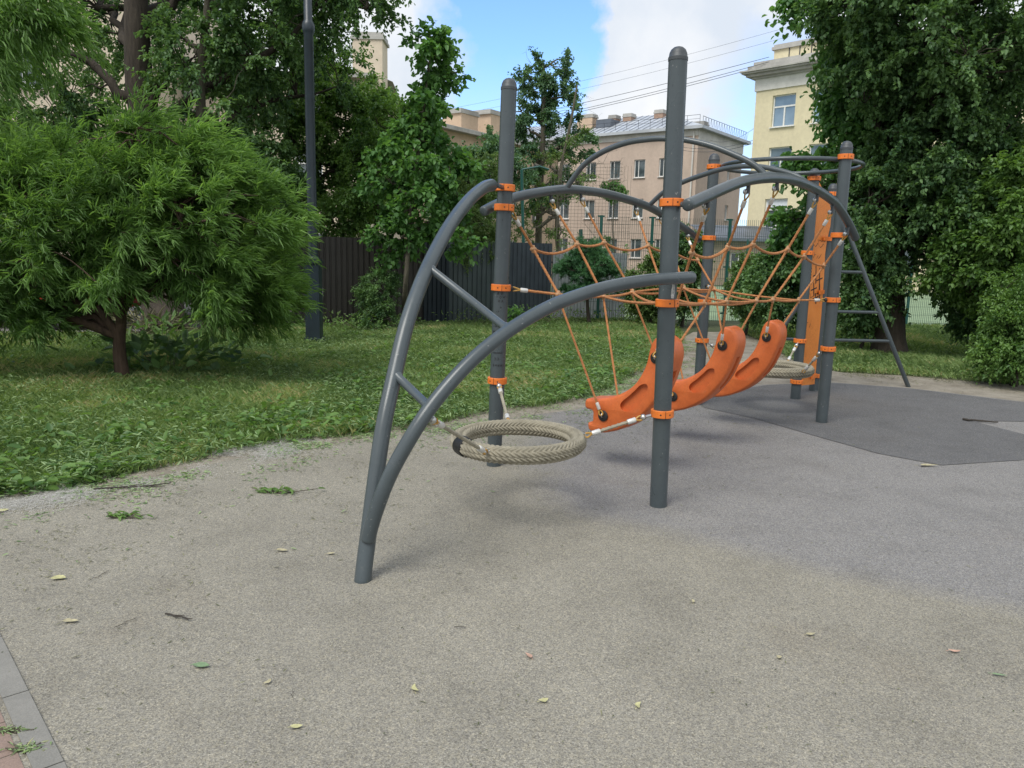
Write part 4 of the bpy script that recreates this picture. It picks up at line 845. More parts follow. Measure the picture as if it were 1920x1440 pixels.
# overhead wires
def wire(p, q, sag, r_, label):
    mb = MB(); mb.tube(bow(np.array(p), np.array(q), sag, 40), r_, 5); tag(mb.build('overhead_wire', M['cable']), label, 'wire', 'overhead wires crossing the sky')
for (x0, y0), (x1, y1), Y0, Y1, r_, lab in [((700, 262), (1442, 107), 70, 49, .016, 'topmost of the three close dark wires reaching the yellow house roof'), ((700, 276), (1442, 116), 70, 49, .016, 'middle of the three close dark wires reaching the yellow house roof'),
        ((700, 279), (1442, 121), 70, 49.2, .016, 'lowest of the three close dark wires reaching the yellow house roof'), ((700, 240), (1480, 68), 70, 52, .008, 'thin faint wire high over the three dark ones'), ((700, 228), (1480, 50), 70, 52, .008, 'highest faint wire, crossing the white cloud'),
        ((1250, 268), (1412, 263), 66, 52, .014, 'upper short wire between the pink house roof and the yellow house'), ((1250, 274), (1412, 269), 66, 52, .014, 'lower short wire between the pink house roof and the yellow house'), ((1330, 262), (1420, 236), 66, 50.5, .010, 'slanting thin wire rising to the yellow house wall'),
        ((700, 215), (1100, 196), 62, 62, .010, 'faint wire over the two block chimneys of the peach house'), ((700, 226), (1100, 212), 62, 62, .010, 'second faint wire over the two block chimneys of the peach house')]:
    wire(atY(x0, y0, Y0), atY(x1, y1, Y1), .5, r_, lab)

# ------------------------------------------------------------------ vegetation
def leaves(P, D, Nn, L, Wd, rng, fold=.22, droop=.18, shape='broad'):
    n = len(P); D = D/np.linalg.norm(D, axis=1)[:, None]; Sd = np.cross(D, Nn); Sd /= np.maximum(np.linalg.norm(Sd, axis=1)[:, None], 1e-6); Nn = np.cross(Sd, D)
    L = (np.full(n, L)*rng.uniform(.65, 1.2, n))[:, None]; Wd = (np.full(n, Wd)*rng.uniform(.75, 1.15, n))[:, None]
    a, b = (.28, .68) if shape == 'broad' else (.33, .66); wa, wb = (.5, .40) if shape == 'broad' else (.5, .42)
    V = np.empty((n, 6, 3)); V[:, 0] = P; V[:, 1] = P+D*L*a+Sd*Wd*wa+Nn*Wd*fold; V[:, 2] = P+D*L*b+Sd*Wd*wb+Nn*(Wd*fold-L*droop*.4)
    V[:, 3] = P+D*L-Nn*L*droop; V[:, 4] = P+D*L*b-Sd*Wd*wb+Nn*(Wd*fold-L*droop*.4); V[:, 5] = P+D*L*a-Sd*Wd*wa+Nn*Wd*fold
    base = np.arange(n)[:, None]*6; F = np.concatenate([base+np.array([[0, 1, 2, 3]]), base+np.array([[0, 3, 4, 5]])], 1).reshape(-1, 4)
    return V.reshape(-1, 3), F
def rdir(rng, n): v = rng.normal(size=(n, 3)); return v/np.linalg.norm(v, axis=1)[:, None]
def make_tree(name, base, label, mat, trunk, crowns, ncl, crad, nleaf, L, Wd, seed, barkm='bark', group=None, cat='tree', twigs=7, droop=.25, limbs=8, trunk_r=.2, kind='broad', shell=.55, limb_r=.06, wind=(0, 0, 0), bare=0, rmin=.004):
    """trunk: list of points; crowns: list of (centre, radii, weight); leaves grow along twigs of clusters, clusters hang on limbs"""
    rng = np.random.default_rng(seed); root = thing(name, base, label, cat, group)
    w = np.array([c[2] for c in crowns], float); w /= w.sum(); which = rng.choice(len(crowns), ncl, p=w)
    cc = np.array([c[0] for c in crowns], float)[which]; rr_ = np.array([c[1] for c in crowns], float)[which]
    u = rdir(rng, ncl)*(rng.uniform(shell**3, 1, ncl)**(1/3))[:, None]*(1+.13*rng.normal(size=ncl))[:, None]; CL = cc+u*rr_; CL[:, 2] = np.maximum(CL[:, 2], .12)
    T = np.array(smoothc(trunk, 5)); hz = np.linspace(0, 1, len(T)); rad = trunk_r*(1-.72*hz)
    rad[0] *= 1.25
    mb = MB(); mb.tube(T, rad, 12)
    # limbs
    idx = [int(rng.integers(ncl))]
    for _ in range(limbs-1):
        d = np.min(np.linalg.norm(CL[:, None]-CL[idx][None], axis=2), axis=1); idx.append(int(np.argmax(d*rng.uniform(.7, 1, ncl))))
    LP = [T[len(T)//3:]]; LR = [rad[len(T)//3:]]
    def branch(p0, p1, r0, r1, k=8, wig=.06):
        dl = np.linalg.norm(p1-p0); mid = p0+(p1-p0)*.5+Zv*dl*.10*(1 if kind != 'weep' else 2.2); t_ = np.linspace(0, 1, k)[:, None]
        P = (1-t_)**2*p0+2*t_*(1-t_)*mid+t_**2*p1; P[1:-1] += rng.normal(size=(k-2, 3))*dl*wig*.5; return P, np.linspace(r0, r1, k)
    for i in idx:
        tgt = CL[i]; hd = np.linalg.norm((T-tgt)[:, :2], axis=1); sc = np.abs(T[:, 2]-(tgt[2]-hd*.55))+np.where(np.arange(len(T)) < len(T)//3, 99, 0); j = int(np.argmin(sc))
        P, R = branch(T[j], tgt, min(limb_r*1.3, rad[j]*.8), .012, 10); mb.tube(P, R, 7); LP.append(P[2:]); LR.append(R[2:])
    AP = np.vstack(LP); AR = np.concatenate(LR)
    for i in range(ncl):
        if i in idx: continue
        dd = np.linalg.norm(AP-CL[i], axis=1)+np.where(AP[:, 2] > CL[i][2]+.3, .8, 0); j = int(np.argmin(dd)); P, R = branch(AP[j], CL[i], min(.022, AR[j]*.7), rmin, 5, .1); mb.tube(P, R, 4, False)
    for _ in range(bare):
        i = int(rng.integers(ncl)); v = unit(u[i]+Zv*.5+rng.normal(size=3)*.2)
        P, R = branch(CL[i]-v*.2, CL[i]+v*rng.uniform(.5, 1.3), .010, .003, 6, .12); mb.tube(P, R, 4, False)
        for q in range(5): a = P[rng.integers(2, 6)]; mb.tube([a, a+unit(v+rng.normal(size=3)*.7)*rng.uniform(.15, .4)], [.004, .0015], 3, False)
    mb.build('trunk', M[barkm], root, 60)
    # leaves
    nt = ncl*twigs; tc_ = np.repeat(CL, twigs, 0); ou = np.repeat(u/np.maximum(np.linalg.norm(u, axis=1)[:, None], .01), twigs, 0)
    csz = np.repeat(crad*rng.uniform(.6, 1.25, ncl), twigs); ctint = np.repeat(rng.uniform(0, 1, ncl), twigs)
    td = rdir(rng, nt)*.9+ou*.75+np.array(wind); td[:, 2] += (.1 if kind != 'weep' else .25); td /= np.linalg.norm(td, axis=1)[:, None]; tl = csz*rng.uniform(.6, 1.2, nt)
    m = nleaf; t_ = rng.uniform(.05, 1, (nt, m)); bend = -droop*(t_**2)*tl[:, None]
    P = tc_[:, None]+td[:, None]*(t_*tl[:, None])[..., None]; P[..., 2] += bend; P = P.reshape(-1, 3)
    tdr = np.repeat(td, m, 0); n = len(P)
    if kind == 'broad':
        D = tdr*.5+rdir(rng, n)*.8; D[:, 2] -= .25+droop*.5; Nn = rdir(rng, n)*.55+np.array([0, 0, 1.]); V, F = leaves(P+rng.normal(size=P.shape)*L*.35, D, Nn, L, Wd, rng)
    elif kind == 'needle':
        D = tdr*.8+rdir(rng, n)*.8; Nn = rdir(rng, n); V, F = leaves(P, D, Nn, L, Wd, rng, .1, .05, 'long')
    else:
        D = tdr*.8+rdir(rng, n)*.6+np.array(wind)*.8; tt = t_.reshape(-1); D[:, 2] -= droop*1.3*tt; Nn = rdir(rng, n)*.7+np.array([0, 0, .8]); V, F = leaves(P+rng.normal(size=P.shape)*L*.15, D, Nn, L, Wd, rng, .12, .22, 'long')
    tint = np.clip(.5+.33*(np.repeat(ctint, m)-.5)*2+rng.normal(size=n)*.16, 0, 1)
    V[:, 2] = np.maximum(V[:, 2], .015)
    fast_mesh('crown', V, F, M[mat], root, np.repeat(tint, 6)); return root
def Y_(px, py, Y): return atY(px, py, Y)

# willow-like tree on the left, nearest
wb = G(232, 712)
make_tree('willow_tree', wb, 'low round willow with narrow bright leaves and a short dark trunk on the lawn', 'lwillow', [wb-Zv*.05, wb+np.array([-.03, 0, .35]), wb+np.array([.02, 0, .75]), wb+np.array([.0, .1, 1.3]), wb+np.array([.1, .1, 2.0])],
    [(Y_(250, 400, 8.8), (1.35, 1.25, .78), 3.0), (Y_(395, 430, 8.7), (.80, .95, .66), 1.8), (Y_(60, 430, 8.7), (1.05, 1.0, .74), 2), (Y_(-90, 420, 8.8), (1.0, 1.0, .8), 1), (Y_(455, 550, 8.8), (.36, .7, .32), 1.1), (Y_(310, 310, 8.8), (.85, .85, .40), 1), (Y_(40, 560, 8.8), (.90, .8, .24), .9), (Y_(-60, 590, 8.8), (.5, .6, .22), .4)],
    470, .39, 32, .118, .0125, 3, 'barkb', twigs=10, droop=.18, limbs=16, trunk_r=.085, kind='weep', shell=.40, limb_r=.045, wind=(.36, 0, .08))
# overhanging willow branches, upper left
make_tree('willow_tree', np.array([-9.3, 8.2, 0]), 'taller willow leaning in at the upper left corner with long bright leaves', 'lwillow', [np.array([-9.3, 8.2, -.05]), np.array([-9.2, 8.3, 2]), np.array([-8.6, 8.5, 3.6]), np.array([-7.8, 8.6, 4.3])],
    [(Y_(30, 15, 8.8), (.55, .6, .30), 2), (Y_(-120, 60, 8.8), (.7, .9, .9), 1.2), (Y_(-90, 220, 9.8), (.6, .9, .6), .6)], 60, .45, 24, .13, .018, 5, 'barkb', twigs=8, droop=.45, limbs=5, trunk_r=.12, kind='weep', wind=(.3, 0, -.1))
# big old tree with the thick dark trunk
tb = G(312, 622)
P_ = lambda px, py, Y=15.5: Y_(px, py, Y)
make_tree('large_tree', tb, 'large old tree with a thick dark trunk rising behind the willow', 'ldeep', [tb-Zv*.1, P_(300, 520, 14.6), P_(285, 300), P_(262, 160), P_(255, 0), P_(245, -200, 16), P_(250, -420, 16)],
    [(P_(90, 120, 16.2), (1.7, 1.6, 1.8), 2), (P_(450, 60, 16), (1.7, 1.5, 1.3), 1.9), (P_(570, -40, 15.5), (1.1, 1.2, .85), 1.0), (P_(-80, 330), (2.0, 1.6, 1.9), 1.6), (P_(250, -260), (3.6, 3.0, 2.2), 1.6), (P_(690, -20, 15), (.75, .8, .22), .45), (P_(150, 320, 16.5), (2.0, 1.2, 1.2), 1), (P_(250, 60, 18), (1.9, 1.0, 1.5), 1.2)],
    340, .60, 30, .080, .055, 8, 'bark', twigs=9, droop=.2, limbs=22, trunk_r=.40, limb_r=.085, shell=.4, bare=14)
make_tree('slender_tree', G(395, 615), 'slender tree with a thin ridged trunk just right of the thick dark trunk', 'ldeep', [G(395, 615), P_(388, 400, 15.2), P_(376, 180, 15.2), P_(390, 0, 15.2), P_(400, -200, 15.2)],
    [(P_(400, 100, 15.4), (1.0, 1.2, 1.8), 1), (P_(470, 330, 15.6), (.9, 1.0, .9), .8)], 95, .5, 26, .085, .06, 9, 'barkg', twigs=7, limbs=10, trunk_r=.14)
# middle left bushy elm behind the fence
eb = np.array([-5.6, 19.4, 0]); Q_ = lambda px, py, Y=19.2: Y_(px, py, Y)
make_tree('bushy_tree', eb, 'bushy mid green tree filling the space behind the lamp post', 'lmid', [eb, Q_(540, 480), Q_(535, 330), Q_(545, 200), Q_(550, 80)],
    [(Q_(520, 250), (1.9, 1.3, 1.7), 2.2), (Q_(655, 235), (1.25, 1.2, 1.2), 1.9), (Q_(530, 110), (1.4, 1.3, .9), 1.2), (Q_(480, 420), (1.4, 1.0, .65), 1), (Q_(690, 330), (.8, 1.0, 1.0), 1.1), (Q_(620, 400), (1.0, 1.0, .55), .8), (Q_(400, 330), (1.4, 1.0, 1.3), .9)],
    400, .52, 26, .085, .058, 21, 'bark', twigs=8, limbs=18, trunk_r=.2, shell=.3)
make_tree('thin_tree', G(703, 604)+np.array([0, .5, 0]), 'thin dark stemmed tree showing over the brown fence', 'lmid', [G(703, 604)+np.array([0, .5, 0]), Y_(704, 470, 17), Y_(708, 400, 17), Y_(725, 330, 17), Y_(735, 250, 17)],
    [(Y_(700, 330, 17), (.75, .8, .7), 1), (Y_(745, 250, 17), (.6, .7, .8), .8), (Y_(655, 400, 17.2), (.6, .6, .5), .8)], 90, .42, 22, .075, .05, 23, 'bark', twigs=7, limbs=9, trunk_r=.06)
make_tree('shrub', G(712, 612), 'dark fine leaved shrub against the brown fence', 'ldeep', [G(712, 612), Y_(714, 560, 15.5), Y_(716, 500, 15.5)], [(Y_(714, 545, 15.4), (.36, .35, .62), 1), (Y_(695, 600, 15.3), (.5, .4, .22), .4)], 75, .24, 20, .045, .022, 24, 'bark', cat='shrub', twigs=8, limbs=7, trunk_r=.03, limb_r=.02, rmin=.003)
# young linden
lb_ = G(757, 610); X_ = lambda px, py, Y=15.0: Y_(px, py, Y)
make_tree('linden_sapling', lb_, 'young linden with broad leaves and a thin pale trunk in front of the fence', 'llinden', [lb_-Zv*.05, X_(760, 540), X_(768, 440), X_(778, 330), X_(793, 220), X_(805, 120), X_(812, 70)],
    [(X_(785, 400), (.62, .6, .60), 1.6), (X_(790, 290), (.62, .6, .75), 1.8), (X_(800, 190), (.48, .45, .62), 1.0), (X_(812, 115), (.42, .4, .52), .75), (X_(850, 430), (.46, .4, .42), .7), (X_(735, 430), (.40, .4, .50), .6), (X_(868, 330), (.35, .35, .35), .35), (X_(715, 330), (.35, .35, .45), .35)],
    165, .30, 8, .115, .092, 31, 'barkg', twigs=7, limbs=16, trunk_r=.055, limb_r=.022, droop=.25, shell=.3, rmin=.003)
# fuzzy bush over the fence
make_tree('dense_bush', np.array([-.75, 17.9, 0]), 'dense fine leaved bush leaning over the grey fence behind the arch tube', 'lolive', [np.array([-.75, 18.1, 0]), Y_(895, 480, 18.0), Y_(890, 400, 18.0)],
    [(Y_(890, 420, 17.8), (.66, .6, .82), 2), (Y_(900, 340, 18.0), (.55, .6, .62), 1), (Y_(868, 455, 17.55), (.50, .45, .45), .8)], 230, .26, 26, .045, .020, 33, 'bark', cat='shrub', twigs=8, limbs=8, trunk_r=.05, rmin=.003)
make_tree('dense_bush', np.array([-1.2, 27, 0]), 'bluish green tree farther off between the left block chimneys and the tall grey post', 'lblue', [np.array([-1.2, 27, 0]), Y_(895, 400, 27), Y_(905, 320, 27)], [(Y_(915, 320, 27), (1.3, 1.2, 1.0), 2), (Y_(880, 380, 27), (1.2, 1.2, 1.1), 1.5)], 150, .5, 22, .10, .07, 34, 'bark', cat='tree', twigs=7, limbs=8, trunk_r=.12)
# airy trees in front of the pink house
ab = np.array([1.2, 29, 0]); A_ = lambda px, py, Y=29.: Y_(px, py, Y)
make_tree('airy_tree', ab, 'tall airy tree with open tufts of foliage left of the pink house', 'lblue', [ab, A_(1010, 500), A_(1012, 380), A_(1018, 260), A_(1020, 160), A_(1018, 120)],
    [(A_(1008, 150), (.72, .7, .75), 1.3), (A_(1048, 165), (.62, .6, .45), .7), (A_(1045, 215), (.75, .7, .45), 1), (A_(1000, 260), (.85, .7, .9), 1.4), (A_(1078, 270), (.7, .6, .5), .8), (A_(1030, 350), (1.1, .9, .8), 1), (A_(975, 225), (.55, .5, .7), .7), (A_(1058, 120), (.25, .25, .4), .2)],
    150, .36, 20, .10, .072, 41, 'barkg', twigs=7, limbs=20, trunk_r=.16, limb_r=.05, droop=.15, shell=.35, bare=22)
make_tree('airy_tree', np.array([1.9, 28, 0]), 'second airy tree with bare twiggy tips beside the ball netting', 'lolive', [np.array([1.9, 28, 0]), Y_(1045, 450, 28), Y_(1050, 330, 28), Y_(1070, 230, 28), Y_(1082, 160, 28)],
    [(Y_(1050, 330, 28), (1.1, .9, .9), 1.2), (Y_(1000, 420, 28), (1.0, .8, 1.0), 1), (Y_(1085, 260, 28), (.5, .5, .4), .35)], 60, .36, 13, .085, .05, 42, 'barkg', twigs=6, limbs=14, trunk_r=.10, limb_r=.04, droop=.15, bare=34)
make_tree('young_tree', np.array([4.3, 30, 0]), 'small young tree top in front of the pink house facade', 'llinden', [np.array([4.2, 30, 0]), Y_(1150, 450, 30), Y_(1152, 360, 30)], [(Y_(1153, 358, 30), (.34, .3, .24), 1), (Y_(1140, 470, 30), (.7, .6, .5), .7)], 34, .28, 18, .09, .06, 43, 'barkg', twigs=6, limbs=5, trunk_r=.05, bare=10)
# little pine
pb = G(1100, 606)+np.array([0, -.6, 0]); PX = lambda px, py: Y_(px, py, pb[1])
make_tree('pine_tree', pb, 'little flat topped pine with two tiers of needles in front of the pale fence', 'lpine', [pb, PX(1101, 560), PX(1102, 500), PX(1104, 455)],
    [(PX(1103, 500), (.60, .5, .17), 3), (PX(1105, 472), (.36, .35, .22), 1.5), (PX(1060, 508), (.22, .2, .08), .4), (PX(1100, 543), (.62, .5, .07), 1.5), (PX(1140, 508), (.24, .2, .1), .5), (PX(1102, 520), (.35, .3, .12), .8)], 230, .17, 36, .065, .0095, 51, 'bark', twigs=8, kind='needle', droop=.02, limbs=12, trunk_r=.045, limb_r=.02, shell=.1, rmin=.003)
def bush(label, px, py, Y, rx, rz, mat, seed, L=.06, Wd=.04, ncl=110, rad=.28, name='bush', extra=()):
    c = Y_(px, py, Y); b = np.array([c[0], c[1], 0])
    return make_tree(name, b, label, mat, [b, b+np.array([.03, 0, .4]), b+np.array([-.03, 0, max(.6, c[2])])], [(c, (rx, rx*.8, rz), 2)]+[(Y_(*e[:3]), e[3], 1) for e in extra], ncl, rad, 22, L, Wd, seed, 'bark', cat='bush', twigs=8, limbs=9, trunk_r=.04, limb_r=.025, shell=.3, rmin=.003)
bush('round leafy bush behind the nearest tall post, in front of the mesh fence', 1222, 535, 17.2, .58, .62, 'lolive', 61)
bush('dark narrow bush just right of the nearest tall post', 1285, 500, 17.5, .36, .95, 'ldeep', 62, ncl=90)
bush('wide dark bush under the right side arch, before the mesh fence', 1478, 530, 14.8, .66, .68, 'ldeep', 63, .075, .052, 190, .32, extra=[(1420, 540, 15.4, (.35, .35, .45)), (1480, 480, 15, (.42, .4, .35)), (1510, 430, 15, (.25, .4, .3))])
bush('lighter yellowish bush left of the wide dark bush', 1405, 530, 15.9, .33, .52, 'lolive', 64, ncl=70)
# huge tree on the right
rb = np.array([6.5, 13.2, 0]); R_ = lambda px, py, Y=13.0: Y_(px, py, Y)
make_tree('large_tree', rb, 'huge dense dark green linden filling the right side and hanging low over the ladder', 'ldeep', [rb-Zv*.1, R_(1668, 480, 13.2), R_(1685, 300, 13.2), R_(1700, 120, 13.3), R_(1710, -60, 13.4), R_(1720, -300, 13.4)],
    [(R_(1750, 60, 12.6), (1.40, 1.5, 1.3), 2.2), (R_(1860, 40, 12.6), (1.5, 1.6, 1.5), 2), (R_(1725, 250), (.90, 1.3, 1.15), 2.0), (R_(1820, 260), (1.5, 1.4, 1.2), 2.2), (R_(1715, 385), (.80, 1.2, .66), 1.3), (R_(1860, 430), (1.35, 1.4, .9), 1.8), (R_(1625, 530, 13.2), (.30, .6, .55), .7), (R_(1600, 10, 12.5), (.50, .9, .34), .6), (R_(1905, 320, 13.5), (.8, .8, .8), .7), (R_(1780, -200, 12.6), (2.3, 2.2, 1.5), 1.3), (R_(1610, 400, 13.0), (.36, .7, .75), .6), (R_(2020, 250, 12.5), (1.6, 1.6, 2.2), 1.3)],
    900, .42, 30, .072, .052, 71, 'bark', twigs=8, limbs=26, trunk_r=.27, limb_r=.08, shell=.42, droop=.28)
make_tree('linden_tree', np.array([5.6, 14.2, 0]), 'linden with drooping sprays of broad leaves, standing before the yellow house', 'llinden', [np.array([5.6, 14.2, 0]), R_(1555, 420, 14.2), R_(1560, 250, 14.2), R_(1570, 80, 14.2)],
    [(R_(1605, 200, 13.8), (.30, .6, 1.1), 1.6), (R_(1575, 140, 13.8), (.20, .4, .75), .8), (R_(1540, 305, 13.8), (.48, .5, .14), .6), (R_(1560, 390, 14), (.34, .6, .42), 1), (R_(1530, 5, 13.6), (.34, .5, .26), .6), (R_(1480, 420, 14.4), (.32, .4, .16), .5), (R_(1520, 480, 14.6), (.5, .5, .4), .7)], 170, .36, 14, .10, .085, 72, 'bark', twigs=7, limbs=16, trunk_r=.09, limb_r=.03, droop=.45, shell=.3)
bush('dark tall hedge bush below the huge tree at the right edge', 1870, 480, 12.0, .78, .80, 'lmid', 73, .075, .05, 260, .34, extra=[(1900, 400, 11.8, (.7, .7, .8))])
bush('fine leaved pale green bush at the right border of the photo', 1915, 610, 9.9, .42, .42, 'lmid', 74, .048, .026, 190, .24, extra=[(1900, 665, 9.8, (.36, .4, .18)), (1960, 560, 10, (.5, .5, .5))])
bush('dark bush at the foot of the huge tree behind the ladder', 1622, 575, 13.4, .36, .34, 'ldeep', 75, .065, .045, 90, .24)
bush('dark bush between the mesh fence brace and the right border bush', 1850, 560, 12.8, .55, .52, 'ldeep', 76, .065, .045, 130, .28)
# small weeds and plants
def weed(name, g0, label, mat, n, L, Wd, h, spread, seed, cat='plant', flat=False):
    rng = np.random.default_rng(seed); P = np.repeat(g0[None], n, 0)+np.column_stack([rng.normal(size=n)*spread, rng.normal(size=n)*spread*.7, rng.uniform(min(.02, h*.5), h, n)]); D = rdir(rng, n)*.6+np.array([0, 0, .55]); D[:, :2] += (P-g0)[:, :2]*1.2
    if flat: D = rdir(rng, n)*np.array([1, .6, .10])+np.array([.5, .1, 0]); P[:, :2] = g0[:2]+rng.normal(size=(n, 2))*np.array([spread*1.6, spread*.5])
    V, F = leaves(P, D, rdir(rng, n)*.5+np.array([0, -.3, 1.]), L, Wd, rng, .15, .3); root = thing(name, g0, label, cat); mb = MB()
    for k in range(0, n, max(1, n//22)): mb.tube([g0+(P[k]-g0)*np.array([.3, .3, 0]), P[k]], [.004, .002], 4, False)
    mb.build('stem', M['barkg'], root); fast_mesh('foliage', V, F, M[mat], root, np.repeat(rng.uniform(.2, 1, n), 6))
weed('leafy_plant', G(962, 618), 'bright yellow green plant at the foot of the grey fence', 'llinden', 90, .16, .05, .45, .10, 81)
weed('leafy_plant', G(320, 700), 'dark broad leaved plant beside the willow trunk', 'ldeep', 170, .17, .10, .40, .42, 82)
weed('leafy_plant', G(245, 660)+np.array([.3, .4, 0]), 'arching shoots behind the willow trunk', 'lmid', 60, .20, .06, .5, .25, 83)
for i, (x, y, h, lab) in enumerate([(585, 617, .2, 'low weeds at the fence foot near the lamp plinth'), (640, 612, .3, 'flowering weeds before the brown fence'), (690, 620, .3, 'weeds under the dark shrub'), (880, 612, .35, 'tall thin weeds before the slate fence'), (995, 608, .4, 'thin weeds by the bluish fence section'), (1055, 606, .3, 'weeds left of the little pine'), (1145, 604, .3, 'weeds right of the little pine')]):
    weed('weed_clump', G(x, y), lab, 'lolive' if i % 2 else 'lmid', 120, .08, .03, h, .42, 90+i)
weed('weed_tuft', G(22, 1372), 'small grey green weed on the inner edge of the kerb', 'clip', 40, .026, .004, .012, .018, 101, flat=True); weed('weed_tuft', G(55, 1405), 'larger grey green weed lying across the kerb joint', 'clip', 60, .030, .005, .012, .022, 102, flat=True)
weed('brushwood_heap', G(312, 622)+np.array([-.1, -.7, 0]), 'brown brushwood heap at the foot of the large tree', 'litter', 260, .22, .02, .35, .42, 103, 'brushwood')

# grass, clippings, litter ------------------------------------------------
def inpoly(x, y, poly):
    c = np.zeros(len(x), bool); n = len(poly)
    for i in range(n):
        x0, y0 = poly[i]; x1, y1 = poly[(i+1) % n]
        k = ((y0 > y) != (y1 > y)) & (x < (x1-x0)*(y-y0)/((y1-y0) if y1 != y0 else 1e-9)+x0); c ^= k
    return c
lawnL = [tuple(p) for p in edgeL]+[tuple(farL), tuple(G(1262, 599)[:2]), tuple(G(548, 611)[:2]), tuple(G(350, 626)[:2]), tuple(G(-100, 632)[:2]), tuple(G(-900, 640)[:2])]
lawnR = [tuple(p) for p in edgeR]+[(17, 9.5), (17, 18.6), tuple(G(1392, 603)[:2])]
def dist_edge(x, y, line):
    P = np.array(resample([(a, b, 0) for a, b in line], .12))[:, :2]; d = np.full(len(x), 9.)
    for p in P: d = np.minimum(d, np.hypot(x-p[0], y-p[1]))
    return d
rng = np.random.default_rng(7)
def vnoise(x, y, s, seed):
    r_ = np.random.default_rng(seed); g_ = r_.uniform(0, 1, (64, 64)); fx, fy = x/s, y/s; ix, iy = np.floor(fx).astype(int), np.floor(fy).astype(int); tx, ty = fx-ix, fy-iy; tx = tx*tx*(3-2*tx); ty = ty*ty*(3-2*ty)
    q = lambda a, b: g_[a % 64, b % 64]
    return (q(ix, iy)*(1-tx)+q(ix+1, iy)*tx)*(1-ty)+(q(ix, iy+1)*(1-tx)+q(ix+1, iy+1)*tx)*ty
def scatter(n, poly, near_w=1.):
    """points in the polygon, denser close to the camera"""
    P = np.array(poly); out_ = []; tot = 0
    while tot < n:
        m = n*2; x = rng.uniform(P[:, 0].min(), P[:, 0].max(), m); y = rng.uniform(P[:, 1].min(), P[:, 1].max(), m); y0 = P[:, 1].min()
        k = inpoly(x, y, poly) & (rng.uniform(0, 1, m) < np.minimum(1, (4.5/np.maximum(np.hypot(x, y), 4.5))**near_w)) & (np.abs(x/np.maximum(y, .1)) < .92)
        out_.append(np.column_stack([x[k], y[k]])); tot += k.sum()
    return np.vstack(out_)[:n]
def blades(name, n, poly, line, label, seed, hgt=.055, wd=.0058):
    P = scatter(n, poly, 1.3); x, y = P[:, 0], P[:, 1]; d = dist_edge(x, y, line); nn_ = vnoise(x, y, .35, seed); n2_ = vnoise(x, y, 1.3, seed+1)
    keep = rng.uniform(0, 1, len(x)) < np.clip((d-.02+.22*(nn_-.45))/.22, 0, 1); keep &= rng.uniform(0, 1, len(x)) < .35+.9*nn_
    x, y, nn_, n2_ = x[keep], y[keep], nn_[keep], n2_[keep]; m = len(x); dist = np.hypot(x, y)
    h = hgt*rng.uniform(.4, 1.35, m)*(.6+.8*n2_)*(1+.03*dist); w = wd*(1+.07*np.maximum(0, dist-5))*rng.uniform(.7, 1.3, m); th = rng.uniform(0, 6.283, m); ln = rng.uniform(.2, 1.2, m)
    B = np.column_stack([x, y, np.zeros(m)]); s_ = np.column_stack([np.cos(th), np.sin(th), np.zeros(m)])*w[:, None]; f = np.column_stack([-np.sin(th), np.cos(th), np.zeros(m)])
    V = np.empty((m, 4, 3)); V[:, 0] = B-s_/2; V[:, 1] = B+s_/2; V[:, 2] = B+s_*.38+f*(h*ln*.3)[:, None]+Zv*(h*.6)[:, None]; V[:, 3] = B+f*(h*ln)[:, None]+Zv*h[:, None]
    F = np.arange(m*4).reshape(m, 4); t_ = np.clip(.10+.50*n2_+.35*(nn_-.5)+.35*(vnoise(x, y, .8, seed+9) > .66)+rng.normal(size=m)*.22, 0, 1)
    return tag(fast_mesh(name, V.reshape(-1, 3), F, M['grass'], None, np.repeat(t_, 4)), label, 'grass', kind='stuff')
blades('grass', 330000, lawnL, edge_w := [tuple(p) for p in edgeL], 'rough mown lawn left of the climbing frame', 201)
blades('grass', 130000, lawnR, [tuple(p) for p in edgeR], 'rough mown lawn under the right trees behind the ladder', 205)
def clippings(name, n, poly, line, label, mat, seed, L, Wd, spill=.5, near_edge=1.6, lift=.03, tb_=(.2, 1.)):
    P = scatter(n, poly, 1.2); x, y = P[:, 0].copy(), P[:, 1].copy(); d = dist_edge(x, y, line); nn_ = vnoise(x, y, .28, seed); n2_ = vnoise(x, y, .9, seed+3)
    keep = rng.uniform(0, 1, len(x)) < (np.exp(-d/near_edge)*.95+.22)*np.clip((nn_*n2_*2.6-.15), 0, 1); x, y, nn_, d = x[keep], y[keep], nn_[keep], d[keep]; m = len(x)
    D = rdir(rng, m)*np.array([1, 1, .28]); Nn = rdir(rng, m)*.5+Zv; P3 = np.column_stack([x, y, rng.uniform(.004, lift, m)*(.6+nn_)])
    V, F = leaves(P3, D, Nn, L, Wd, rng, .15, .15); V[:, 2] = np.maximum(V[:, 2], .004); t_ = rng.uniform(*tb_, m)
    return tag(fast_mesh(name, V, F, M[mat], None, np.repeat(t_, 6)), label, 'clippings', kind='stuff')
clippings('grass_clippings', 150000, lawnL, edge_w, 'pale mown leaf clippings lying over the left lawn', 'clip', 211, .055, .011, near_edge=2.6, lift=.075, tb_=(0., .75))
clippings('clipping_heaps', 55000, lawnL, edge_w, 'shredded mown leaves heaped along the edge of the left lawn', 'clip', 215, .075, .013, near_edge=.9, lift=.10, tb_=(0., .7))
clippings('leaf_litter', 22000, lawnL, edge_w, 'broad torn leaves lying in the left lawn', 'lmid', 221, .085, .048, near_edge=1.6, lift=.10, tb_=(0., 1.))
clippings('grass_clippings', 30000, lawnR, [tuple(p) for p in edgeR], 'mown clippings on the right lawn', 'grass', 231, .06, .02, lift=.05)
